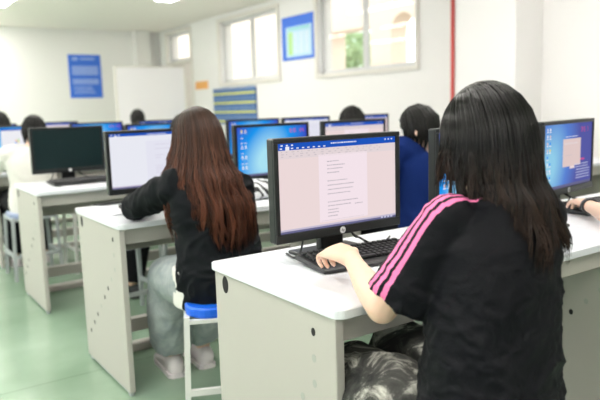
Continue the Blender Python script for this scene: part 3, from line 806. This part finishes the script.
def seated(x, y, **kw):
    d_ = dict(pelvis=V((x, y, 0.53)), waist=V((x, y+0.02, 0.70)), chest=V((x, y+0.05, 0.90)), neck=V((x, y+0.06, 1.02)), head=V((x, y+0.10, 1.13)),
              shl=V((x-0.165, y+0.06, 0.98)), shr=V((x+0.165, y+0.06, 0.98)), ell=V((x-0.25, y+0.16, 0.79)), elr=V((x+0.25, y+0.16, 0.79)),
              wrl=V((x-0.13, y+0.40, 0.80)), wrr=V((x+0.13, y+0.40, 0.80)), hdl=V((0.3, 1, -0.1)), hdr=V((-0.3, 1, -0.1)),
              hpl=V((x-0.09, y+0.02, 0.53)), hpr=V((x+0.09, y+0.02, 0.53)), knl=V((x-0.11, y+0.42, 0.54)), knr=V((x+0.11, y+0.42, 0.54)),
              anl=V((x-0.11, y+0.38, 0.10)), anr=V((x+0.11, y+0.38, 0.10)), tol=V((x-0.12, y+0.53, 0.03)), tor=V((x+0.12, y+0.53, 0.03)),
              yaw=0.0, pitch=-0.2, curl=0.5, hs=1.0)
    for k, v in kw.items(): d_[k] = V(v) if isinstance(v, tuple) else v
    return d_
def body_mesh(J, voxel):
    mb = MB()
    def ring(c, rx, ry): return [V(c)+V((rx*math.cos(a), ry*math.sin(a), 0)) for a in [2*PI*k/20 for k in range(20)]]
    p, w, ch, nk = J['pelvis'], J['waist'], J['chest'], J['neck']
    mb.ringloft([ring(p+V((0, 0, -0.06)), 0.12, 0.09), ring(p, 0.155, 0.105), ring(w, 0.118, 0.085), ring(ch, 0.145, 0.092), ring((ch+nk)/2+V((0, 0, 0.02)), 0.125, 0.07), ring(nk, 0.05, 0.05)])
    mb.chain([nk+V((0, 0, -0.05)), nk, J['head']+V((0, -0.01, -0.03))], [0.052, 0.047, 0.046], 14, 3)
    head_mesh(mb, J['head'], J['yaw'], J['pitch'])
    for s, sd in (('l', 1), ('r', -1)):
        sh, el, wr = J['sh'+s], J['el'+s], J['wr'+s]
        mb.chain([sh, (sh+el)/2, el], [0.048, 0.040, 0.034], 12, 4)
        mb.chain([el, el.lerp(wr, 0.35), wr], [0.034, 0.035, 0.0225], 12, 4)
        hand(mb, wr, J['hd'+s], J.get('hn'+s, V((0, 0, 1))), sd if s == 'l' else sd, J.get('curl'+s, J['curl']), J['hs'])
        hp, kn, an, to = J['hp'+s], J['kn'+s], J['an'+s], J['to'+s]
        mb.chain([hp, (hp+kn)/2, kn], [0.082, 0.070, 0.054], 14, 4)
        mb.chain([kn, kn.lerp(an, 0.3), an], [0.052, 0.050, 0.034], 14, 4)
        mb.chain([an+V((0, 0, -0.05)), to], [0.034, 0.024], 10, 2)
    return remesh(mb, voxel, 3)
def person(name, label, J, voxel=0.010, group=None):
    me = body_mesh(J, voxel)
    me.materials.append(M['skin']); me.materials.append(M['eye']); me.materials.append(M['iris']); me.materials.append(M['lip'])
    bm = bmesh.new(); bm.from_mesh(me)
    R = frame(J['yaw'], J['pitch'])
    for sx in (-1, 1):
        for (off, r, mi) in (((sx*0.030, 0.071, 0.016), 0.0125, 1), ((sx*0.030, 0.0795, 0.016), 0.0062, 2)):
            g = bmesh.ops.create_uvsphere(bm, u_segments=12, v_segments=8, radius=r)
            for v in g['verts']:
                v.co = J['head'] + R @ (v.co + V(off))
                for f in v.link_faces: f.material_index = mi; f.smooth = True
    g = bmesh.ops.create_uvsphere(bm, u_segments=12, v_segments=8, radius=1)
    for v in g['verts']:
        v.co = J['head'] + R @ (V((v.co.x*0.022, v.co.y*0.006, v.co.z*0.007)) + V((0, 0.086, -0.055)))
        for f in v.link_faces: f.material_index = 3; f.smooth = True
    bm.to_mesh(me); bm.free()
    o = link(name, me); tag(o, label, 'person', group); return o
def folds(scale, amp, stretch=(1, 1, 1), seed=0.0):
    def fn(p, n):
        q = V((p.x*scale*stretch[0]+seed, p.y*scale*stretch[1], p.z*scale*stretch[2]))
        w = V((noise.noise(q*0.6+V((5, 0, 0))), noise.noise(q*0.6+V((0, 7, 0))), noise.noise(q*0.6+V((0, 0, 9)))))
        a = 1-abs(noise.noise(q+w*1.3)); b = noise.noise(q*2.3+w)
        return amp*((a**3)*1.4-0.7+0.3*b)
    return fn
def garment(name, mb, m, parent, voxel, smooth=4, fold=None):
    me = remesh(mb, voxel, smooth)
    if fold: displace(me, fold)
    me.materials.append(m); me.polygons.foreach_set('use_smooth', [True]*len(me.polygons))
    return link(name, me, parent)
def erings(specs, n=28):
    # specs: (centre, rx, ry)
    return [[V(c)+V((rx*math.copysign(abs(math.cos(a))**0.85, math.cos(a)), ry*math.copysign(abs(math.sin(a))**0.85, math.sin(a)), 0)) for a in [2*PI*k/n for k in range(n)]] for c, rx, ry in specs]
def top_mb(J, ease=0.02, sleeve='long', hem=-0.08):
    mb = MB(); p, w, ch, nk = J['pelvis'], J['waist'], J['chest'], J['neck']
    mb.ringloft(erings([(p+V((0, 0, hem)), 0.165+ease, 0.125+ease), (p+V((0, 0, 0.05)), 0.165+ease, 0.125+ease), (w, 0.145+ease, 0.108+ease), (ch, 0.16+ease, 0.105+ease),
                        ((ch+nk)/2+V((0, 0, 0.025)), 0.135+ease*0.5, 0.078+ease*0.5), (nk+V((0, 0, -0.005)), 0.068, 0.062)]))
    for s in 'lr':
        sh, el, wr = J['sh'+s], J['el'+s], J['wr'+s]
        mb.chain([nk.lerp(sh, 0.35)+V((0, 0, -0.035)), sh], [0.055+ease*0.3, 0.056+ease*0.6], 14, 3)
        if sleeve == 'long':
            mb.chain([sh, sh.lerp(el, 0.5), el, el.lerp(wr, 0.5), wr.lerp(el, 0.06)], [0.056+ease*0.6, 0.052+ease*0.6, 0.045+ease*0.5, 0.042+ease*0.4, 0.030+ease*0.2], 14, 4)
        else:
            mb.chain([sh, sh.lerp(el, 0.8)], [0.056+ease*0.6, 0.055+ease], 14, 4)
    return mb
def trousers_mb(J, ease=0.02, hem=0.0, flare=0.0, k=1.0):
    mb = MB(); p = J['pelvis']
    mb.ringloft(erings([(p+V((0, 0.01, -0.06)), 0.14*k, 0.11*k), (p+V((0, 0.01, -0.02)), 0.160*k, 0.120*k), (p+V((0, 0, 0.10)), 0.145*k, 0.105*k)]))
    for s in 'lr':
        hp, kn, an = J['hp'+s], J['kn'+s], J['an'+s]
        mb.chain([hp, hp.lerp(kn, 0.5), kn], [0.088*k+ease*0.5*k, 0.078+ease, 0.062+ease], 16, 4)
        mb.ball(kn, (0.062+ease,)*3, 16, 10)
        mb.tube([kn, kn.lerp(an, 0.5), an+V((0, 0, hem))], [0.062+ease, 0.058+ease+flare*0.5, 0.050+ease*1.2+flare*0.6], 16, True, 4)
    return mb
def shoes(J, m, parent, k=1.0):
    for s in 'lr':
        an, to = J['an'+s], J['to'+s]
        d_ = V((to.x-an.x, to.y-an.y, 0)).normalized(); r = V((d_.y, -d_.x, 0)); b = V((an.x, an.y, 0)) - d_*0.065
        rings = []
        for (t, w, h) in ((0.0, 0.022, 0.06), (0.02, 0.034, 0.085), (0.07, 0.038, 0.095), (0.13, 0.042, 0.075), (0.19, 0.047, 0.055), (0.235, 0.043, 0.042), (0.262, 0.024, 0.030)):
            rings.append([b+d_*t+r*w*math.cos(a)+V((0, 0, max(0.0, h/2+0.002+h/2*math.sin(a)*1.0) if math.sin(a) > -0.6 else 0.003)) for a in [2*PI*k/16 for k in range(16)]])
        rings = [[V((b.x+(p.x-b.x)*k, b.y+(p.y-b.y)*k, p.z*k)) for p in q] for q in rings]
        sh = MB(); sh.ringloft(rings); o = sh.build('shoe', m, parent, True)
        so = MB(); rr_ = []
        for (t, w) in ((-0.004, 0.020), (0.01, 0.036), (0.07, 0.041), (0.13, 0.044), (0.19, 0.050), (0.24, 0.044), (0.268, 0.022)): rr_.append((t, w))
        top = [b+d_*t+r*w for t, w in rr_] + [b+d_*t-r*w for t, w in rr_[::-1]]
        so.ringloft([[b+(p-b)*k+V((0, 0, z)) for p in top] for z in (0.001, 0.022)])
        so.build('sole', M['shoe_white'] if m is not M['shoe_black'] else M['black2'], o)
def hair(parent, m, C0, yaw, env, n, zlo, phimax, seed=1, part=0.05, clumps=50, rad=0.0022, rx=0.090, ry=0.110, rz=0.131, wave=0.010, nseg=16, pull=0.75, sides=5, fringe=0, zvar=0.05, shell=0.84, zleft=None, pitch=-0.15):
    """env: list of (z below head centre (negative), half width, back depth, x shift, y shift); strands hang from the crown"""
    R = frame(yaw); C0 = V(C0); rr_ = random.Random(seed); RP = [Matrix.Rotation(pitch*k/20, 3, 'X') for k in range(21)]
    def E(z):
        if z >= env[0][0]: return env[0][1:]
        for a, b in zip(env, env[1:]):
            if z >= b[0]:
                t = (a[0]-z)/(a[0]-b[0]); t = t*t*(3-2*t); return tuple(a[i]*(1-t)+b[i]*t for i in range(1, 5))
        return env[-1][1:]
    def pos(phi, z, lf, th=None):
        if th is not None:
            k = math.sin(th)
            q = V((rx*k*math.sin(phi)*lf, -ry*k*math.cos(phi)*lf + part*(1-k), 0.0))
            q.z = rz*lf*math.sqrt(max(0.0, 1-(q.x/(rx*lf))**2-(q.y/(ry*lf))**2)) if th < PI/2 else rz*math.cos(th)*lf
            return RP[int(20*max(0.0, min(1.0, (1.75-th)/0.8 + max(0, -math.cos(phi)))))] @ q
        w, bd, sx, sy = E(z); return V((w*math.sin(phi)*lf+sx, -bd*math.cos(phi)*lf+sy, z))
    verts = []; faces = []; along = []; rnd = []
    def strand(pts, r0, rv):
        o = len(verts); N = len(pts); prev = None
        for i, p in enumerate(pts):
            t = pts[min(i+1, N-1)]-pts[max(i-1, 0)]; t.normalize()
            u = t.cross(V((0.3, 0.2, 0.9)) if prev is None else prev); u = u.normalized() if prev is None else (prev-t*prev.dot(t)).normalized()
            prev = u; w = t.cross(u); f = i/(N-1); r = r0*(1-0.85*f**2.5)
            for k in range(sides):
                a = 2*PI*k/sides; verts.append(C0 + R @ (p+(u*math.cos(a)+w*math.sin(a))*r)); along.append(f); rnd.append(rv)
            if i:
                for k in range(sides):
                    k2 = (k+1) % sides; faces.append((o+(i-1)*sides+k, o+(i-1)*sides+k2, o+i*sides+k2, o+i*sides+k))
        faces.append(tuple(o+(N-1)*sides+k for k in range(sides)))
    cl = [(rr_.uniform(-phimax, phimax), zlo+rr_.uniform(-zvar, zvar), rr_.uniform(0.9, 1.08), rr_.uniform(0, 6.28), rr_.random()) for _ in range(clumps)]
    for i in range(n+n//4):
        front = i >= n
        phi0 = rr_.choice((-1, 1))*rr_.uniform(phimax*0.96, 2.95) if front else rr_.uniform(-phimax, phimax)
        phs = max(-phimax, min(phimax, phi0)); c = min(cl, key=lambda q: abs(q[0]-phs)+rr_.random()*0.12)
        lf0 = rr_.uniform(0.90, 1.02); zend = c[1]+rr_.gauss(0, 0.012); rv = 0.72*c[4]**1.6+0.28*rr_.random(); pts = []
        t0 = rr_.uniform(0.01, 0.14)
        if fringe and abs(phs) > phimax-fringe: zend = max(zend, rr_.uniform(-0.16, -0.05))
        if zleft is not None: zend += (zleft-zlo)*min(1, max(0, (-phs-0.5)/0.7))
        nh = nseg//3+1
        for k in range(nh):
            th = t0+(PI/2-t0)*k/nh; pts.append(pos(phi0+(phs-phi0)*min(1, max(0, (th-0.45)/0.8)), 0, lf0, th))
        phi0 = phs
        nb = nseg-nh; ph = c[3]+rr_.gauss(0, 0.35); am = wave*rr_.uniform(0.5, 1.3)
        for k in range(nb+1):
            f = k/nb; z = zend*f; g = min(1, f*1.15)**1.3*pull
            phi = phi0*(1-g)+c[0]*g; lf = lf0*(1-g)+c[2]*g*0.5+lf0*g*0.5
            p = pos(phi, z, lf)
            wv = am*f*math.sin(ph+z*26)
            p += V((math.cos(phi)*wv+rr_.gauss(0, 0.0008), math.sin(phi)*wv+am*0.5*f*math.cos(ph*1.7+z*21), 0)); pts.append(p)
        strand(pts, rad*rr_.uniform(0.75, 1.25), rv)
    # opaque inner layer: a cap down to the hairline, and a sheet behind the hanging strands
    o = len(verts); na, nb = 36, 9
    for i in range(nb):
        for j in range(na):
            phi = -PI+2*PI*j/na; fr_ = max(0.0, (abs(phi)-1.7)/(PI-1.7)); thm = (PI/2+0.1)*(1-fr_)+0.78*fr_
            verts.append(C0+R@pos(phi, 0, 0.955, 0.01+thm*i/(nb-1))); along.append(0.15); rnd.append(0.1)
    for i in range(nb-1):
        for j in range(na): faces.append((o+i*na+j, o+(i+1)*na+j, o+(i+1)*na+(j+1) % na, o+i*na+(j+1) % na))
    faces.append(tuple(o+j for j in range(na)))
    o = len(verts); na, nb = 26, 10; ph_ = phimax*0.9
    for i in range(nb):
        f = i/(nb-1)
        for j in range(na):
            phi = -ph_+2*ph_*j/(na-1)
            zz = (zlo if zleft is None else zlo+(zleft-zlo)*min(1, max(0, (-phi-0.5)/0.7)))*0.6*f
            verts.append(C0+R@pos(phi, zz, 0.93)); along.append(0.3+0.5*f); rnd.append(0.1)
    for i in range(nb-1):
        for j in range(na-1): faces.append((o+i*na+j, o+(i+1)*na+j, o+(i+1)*na+j+1, o+i*na+j+1))
    me = bpy.data.meshes.new('hair'); me.from_pydata([tuple(v) for v in verts], [], faces)
    for nm, dat in (('along', along), ('rnd', rnd)):
        a = me.attributes.new(nm, 'FLOAT', 'POINT'); a.data.foreach_set('value', dat)
    me.polygons.foreach_set('use_smooth', [True]*len(me.polygons)); me.materials.append(m); me.update()
    return link('hair', me, parent)

# --- girl in the striped T-shirt
JG = seated(1.05, 0.80, pelvis=(1.01, 0.815, 0.53), waist=(1.035, 0.825, 0.70), chest=(1.078, 0.855, 0.88), neck=(1.10, 0.875, 1.005), head=(1.105, 0.905, 1.112),
            shl=(0.968, 0.885, 0.968), shr=(1.215, 0.85, 0.95), ell=(0.902, 1.018, 0.765), elr=(1.36, 1.02, 0.80), wrl=(0.988, 1.225, 0.822), wrr=(1.37, 1.24, 0.81),
            hdl=(0.02, 1.0, 0.10), hnl=(-0.25, 0, 1), curll=0.95, hdr=(0.9, 0.5, -0.1), hpl=(0.94, 0.85, 0.53), hpr=(1.10, 0.85, 0.53), knl=(0.965, 1.20, 0.535), knr=(1.14, 1.22, 0.55),
            anl=(1.0, 1.22, 0.11), anr=(1.18, 1.25, 0.11), tol=(1.0, 1.36, 0.03), tor=(1.18, 1.40, 0.03), yaw=0.05, pitch=-0.15, curl=0.62)
g = person('person', 'girl with long black hair in a black T-shirt with pink stripes, typing', JG, 0.0045)
mb = MB()
mb.ringloft(erings([((1.000, 0.810, 0.46), 0.176, 0.136), ((1.002, 0.812, 0.54), 0.174, 0.134), ((1.012, 0.815, 0.60), 0.160, 0.120), ((1.034, 0.828, 0.72), 0.153, 0.110), ((1.058, 0.843, 0.84), 0.153, 0.106),
                    ((1.078, 0.857, 0.92), 0.153, 0.102), ((1.092, 0.868, 0.972), 0.135, 0.088), ((1.10, 0.872, 1.012), 0.085, 0.070)], 36))
for s in 'lr':
    sh, el = JG['sh'+s], JG['el'+s]
    mb.chain([JG['neck'].lerp(sh, 0.4)+V((0, 0, -0.035)), sh+V((0, 0, -0.008))], [0.052, 0.054], 16, 3)
    end = V((0.903, 0.964, 0.797)) if s == 'l' else sh.lerp(el, 0.75)+V((0, 0, -0.01))
    mb.ball(sh, (0.056,)*3, 18, 10)
    mb.tube([sh+V((0, 0, 0.01)), sh.lerp(end, 0.5), end], [0.055, 0.065, 0.077], 20, True, 4)
me = remesh(mb, 0.0055, 5)
fn = folds(8.0, 0.009, (1.0, 1.0, 1.5), 3.1); fn2 = folds(26, 0.0034, (1, 1, 1.3), 8.0)
displace(me, lambda p, n: fn(p, n)*min(1, max(0.22, (0.97-p.z)*3.5))*min(1, max(0.3, (p.z-0.45)*5)) + fn2(p, n)*min(1, max(0.3, (1.0-p.z)*5)))
# stripe coordinate along a line over the shoulder and down the sleeve
line = [V((1.065, 0.868, 1.030)), V((1.01, 0.885, 1.025)), V((0.955, 0.905, 1.010)), V((0.915, 0.935, 0.945)), V((0.880, 0.965, 0.875)), V((0.850, 0.990, 0.80))]
lp, _ = spline(line, [0]*len(line), 8)
axis, _ = spline([V((1.09, 0.875, 0.975)), V((0.985, 0.888, 0.962)), V((0.938, 0.925, 0.88)), V((0.903, 0.964, 0.797))], [0]*4, 8)
vals = []
for v in me.vertices:
    if v.co.x > 1.085 or v.co.z < 0.74: vals.append(9.0); continue
    k = min(range(len(axis)), key=lambda q: (v.co-axis[q]).length_squared); a = axis[k]
    if (v.co-a).length > 0.12: vals.append(9.0); continue
    T = (axis[min(k+1, len(axis)-1)]-axis[max(k-1, 0)]).normalized()
    l = min(lp, key=lambda q: abs((q-a).dot(T))+0.3*(q-v.co).length)
    rl = (l-a)-T*(l-a).dot(T); rv = (v.co-a)-T*(v.co-a).dot(T)
    vals.append(0.060*math.atan2(rl.cross(rv).dot(T), rl.dot(rv))+0.022)
at = me.attributes.new('stripe', 'FLOAT', 'POINT'); at.data.foreach_set('value', vals)
me.materials.append(M['tshirt']); me.polygons.foreach_set('use_smooth', [True]*len(me.polygons))
ts = link('tshirt', me, g); ts['label'] = 'black T-shirt with three pink stripes down the sleeve'
garment('trousers', trousers_mb(JG, 0.022, 0.0, 0.0, 0.86), M['tiedye'], g, 0.008, 4, folds(10, 0.008, (1, 1, 1), 1.0))['label'] = 'black and white tie-dyed trousers'
shoes(JG, M['shoe_white'], g)
hair(g, M['hair_black'], JG['head'], 0.05, [(0.0, 0.092, 0.112, 0, 0), (-0.06, 0.095, 0.120, 0, 0), (-0.12, 0.105, 0.142, 0.005, -0.005), (-0.20, 0.126, 0.164, 0.005, -0.01), (-0.32, 0.120, 0.17, 0.0, -0.015)], 2600, -0.188, 2.15, 4, 0.055, 150, 0.0017, fringe=0.45, zvar=0.050, wave=0.016, nseg=20, pull=0.72, sides=4, zleft=-0.12)
stool(1.02, 0.80, 'blue', 'blue-topped stool under the girl in the striped T-shirt')

# --- girl with long brown hair
JB = seated(1.13, 2.22, pelvis=(1.13, 2.22, 0.53), waist=(1.13, 2.235, 0.70), chest=(1.125, 2.265, 0.86), neck=(1.115, 2.28, 0.972), head=(1.105, 2.31, 1.083),
            shl=(0.985, 2.295, 0.918), shr=(1.235, 2.25, 0.895), ell=(0.935, 2.60, 0.805), elr=(1.34, 2.42, 0.79), wrl=(1.10, 2.78, 0.82), wrr=(1.28, 2.66, 0.81),
            hdl=(0.6, 0.5, 0.2), hdr=(-0.2, 1, -0.1), hpl=(1.05, 2.25, 0.53), hpr=(1.22, 2.25, 0.53), knl=(1.045, 2.56, 0.50), knr=(1.20, 2.62, 0.52),
            anl=(1.105, 2.69, 0.10), anr=(1.26, 2.70, 0.10), tol=(1.14, 2.90, 0.03), tor=(1.28, 2.86, 0.03), yaw=-0.1, pitch=-0.12)
b = person('person', 'girl with long brown hair in a black jacket and jeans on a blue stool', JB, 0.006)
garment('jacket', top_mb(JB, 0.016, 'long', -0.075), M['fleece'], b, 0.0075, 4, folds(11, 0.010, (1, 1, 1.2), 6.0))
hm = MB(); hm.ringloft(erings([((1.112, 2.245, 0.45), 0.164, 0.138), ((1.11, 2.245, 0.60), 0.160, 0.130)]))
garment('shirt_hem', hm, M['white_knit'], b, 0.008, 2)['label'] = 'white shirt hem below the black jacket'
garment('jeans', trousers_mb(JB, 0.026, 0.055, 0.030), M['jeans'], b, 0.009, 4, folds(12, 0.006, (1, 1, 0.5), 2.0))
shoes(JB, M['shoe_white'], b, 1.12)
hair(b, M['hair_brown'], JB['head'], -0.1, [(0.0, 0.096, 0.116, 0, 0), (-0.08, 0.116, 0.140, 0, 0), (-0.15, 0.150, 0.178, 0.005, 0), (-0.26, 0.172, 0.205, 0.02, -0.01), (-0.42, 0.155, 0.205, 0.03, -0.02)], 2400, -0.365, 2.1, 9, 0.05, 130, 0.0019, rx=0.094, ry=0.112, rz=0.131, fringe=0.35, zvar=0.045, wave=0.017, nseg=20, pull=0.78, sides=4)
stool(1.115, 2.165, 'blue', 'blue-topped stool under the girl with long brown hair', -0.42)

def student(label, J, top_m, trouser_m, shoe_m, hair_kw, sleeve='long', voxel=0.012, ease=0.022):
    o = person('person', label, J, voxel)
    garment('top', top_mb(J, ease, sleeve), top_m, o, 0.012, 4, folds(9, 0.006, (1, 1, 1), random.random()*9))
    garment('trousers', trousers_mb(J, 0.02), trouser_m, o, 0.013, 4)
    shoes(J, shoe_m, o)
    hair(o, hair_kw.pop('m', M['hair_far']), J['head'], J['yaw'], pitch=J['pitch'], **hair_kw)
    return o
BOB = dict(env=[(0.0, 0.090, 0.110, 0, 0), (-0.08, 0.098, 0.108, 0, 0), (-0.2, 0.085, 0.085, 0, 0)], n=420, zlo=-0.13, phimax=2.1, rad=0.004, clumps=30, nseg=11, wave=0.005, sides=4, fringe=0.3, zvar=0.02)
SHORT = dict(env=[(0.0, 0.085, 0.104, 0, 0), (-0.06, 0.078, 0.098, 0, 0), (-0.12, 0.066, 0.075, 0, 0)], n=320, zlo=-0.06, phimax=2.3, rad=0.0045, clumps=40, nseg=9, wave=0.004, sides=4, fringe=0.9, zvar=0.015, part=0.03)
# student in blue
student('student with short black hair in a navy blue sweatshirt, seen past the sharp monitor', seated(2.36, 2.27, head=(2.33, 2.33, 1.065), neck=(2.345, 2.31, 0.965), yaw=-0.35), M['blue_knit'], M['black_cloth'], M['shoe_black'], dict(BOB, seed=21, zlo=-0.10, zleft=-0.06, env=[(0.0, 0.084, 0.104, 0, 0), (-0.06, 0.080, 0.098, 0, 0), (-0.12, 0.062, 0.075, 0, 0)]))
stool(2.36, 2.27, 'pale', 'stool under the student in the navy blue sweatshirt')
# student in white
student('student with short black hair in white shirt, behind the switched-off monitor', seated(1.08, 5.12, chest=(1.08, 5.17, 0.86), neck=(1.10, 5.18, 0.97), head=(1.13, 5.21, 1.07), shl=(0.94, 5.18, 0.92), shr=(1.23, 5.18, 0.92), elr=(1.29, 5.27, 0.79), ell=(0.82, 5.34, 0.80), wrl=(0.84, 5.55, 0.81), yaw=0.45, pitch=-0.3), M['white_knit'], M['black_cloth'], M['shoe_white'], dict(SHORT, seed=22), 'short')
stool(1.03, 5.12, 'pale', 'stool under the student in the white shirt')
# person with the wristband, right of the frame edge
JW = seated(2.28, 0.74, shl=(2.11, 0.80, 0.98), ell=(2.02, 1.10, 0.80), wrl=(2.235, 1.365, 0.805), hdl=(0.66, 0.75, -0.05), hnl=(0.1, -0.15, 1), head=(2.28, 0.85, 1.13), knl=(2.19, 1.17, 0.54), knr=(2.39, 1.17, 0.54), curl=0.45)
w = person('person', 'person at the frame edge, only a bare forearm with a black wristband showing', JW, 0.005)
garment('tshirt', top_mb(JW, 0.02, 'short'), M['black_cloth'], w, 0.012, 4, folds(9, 0.006))
garment('trousers', trousers_mb(JW, 0.02), M['black_cloth'], w, 0.013, 4)
shoes(JW, M['shoe_black'], w)
hair(w, M['hair_far'], JW['head'], 0, **dict(BOB, seed=30))
dw = (JW['wrl']-JW['ell']).normalized(); cw = JW['wrl']-dw*0.02; uw = dw.cross(V((0, 0, 1))).normalized(); vw = dw.cross(uw)
wb_ = MB(); wb_.ringloft([[cw+dw*t+(uw*math.cos(a)*1.08+vw*math.sin(a))*r for a in [2*PI*k/24 for k in range(24)]] for t, r in ((-0.010, 0.0255), (-0.010, 0.028), (0.010, 0.028), (0.010, 0.0255))])
wb_.build('wristband', M['cable'], w, True)['label'] = 'black wristband'
stool(2.28, 0.74, 'pale', 'stool of the person with the wristband')
# farther students, mostly heads above the monitors
student('student whose black hair shows above the pinkish document monitor', seated(3.02, 3.66, head=(3.03, 3.72, 1.065), neck=(3.02, 3.71, 0.97)), M['black_cloth'], M['black_cloth'], M['shoe_black'], dict(SHORT, seed=23))
student('distant student, small black head against the white board', seated(3.05, 8.03, head=(3.02, 8.05, 1.10)), M['black_cloth'], M['black_cloth'], M['shoe_black'], dict(SHORT, seed=24))
student('student with a dark head at the left edge above the blue and white screen', seated(1.15, 6.55, head=(1.14, 6.62, 1.11)), M['black_cloth'], M['black_cloth'], M['shoe_black'], dict(BOB, seed=25))
student('student in black trousers and dark shoes hidden behind the brown-haired girl', seated(1.72, 3.68, head=(1.72, 3.78, 1.05), knl=(1.50, 4.05, 0.5), anl=(1.40, 4.02, 0.10), tol=(1.36, 4.14, 0.03)), M['black_cloth'], M['black_cloth'], M['shoe_black'], dict(SHORT, seed=26))
stool(1.23, 3.62, 'pale', 'pale blue stool with grey legs seen under the second desk', 0.1)
stool(1.45, 5.06, 'dark', 'black-topped stool seen under the third desk')
stool(1.72, 3.68, 'pale', 'stool under the hidden student in black trousers')
stool(1.10, 6.50, 'pale', 'pale stool at the left edge under the distant student')
stool(3.05, 8.03, 'pale', 'stool of the distant student in front of the white board')
stool(3.02, 3.66, 'pale', 'stool of the student above the pinkish document monitor')
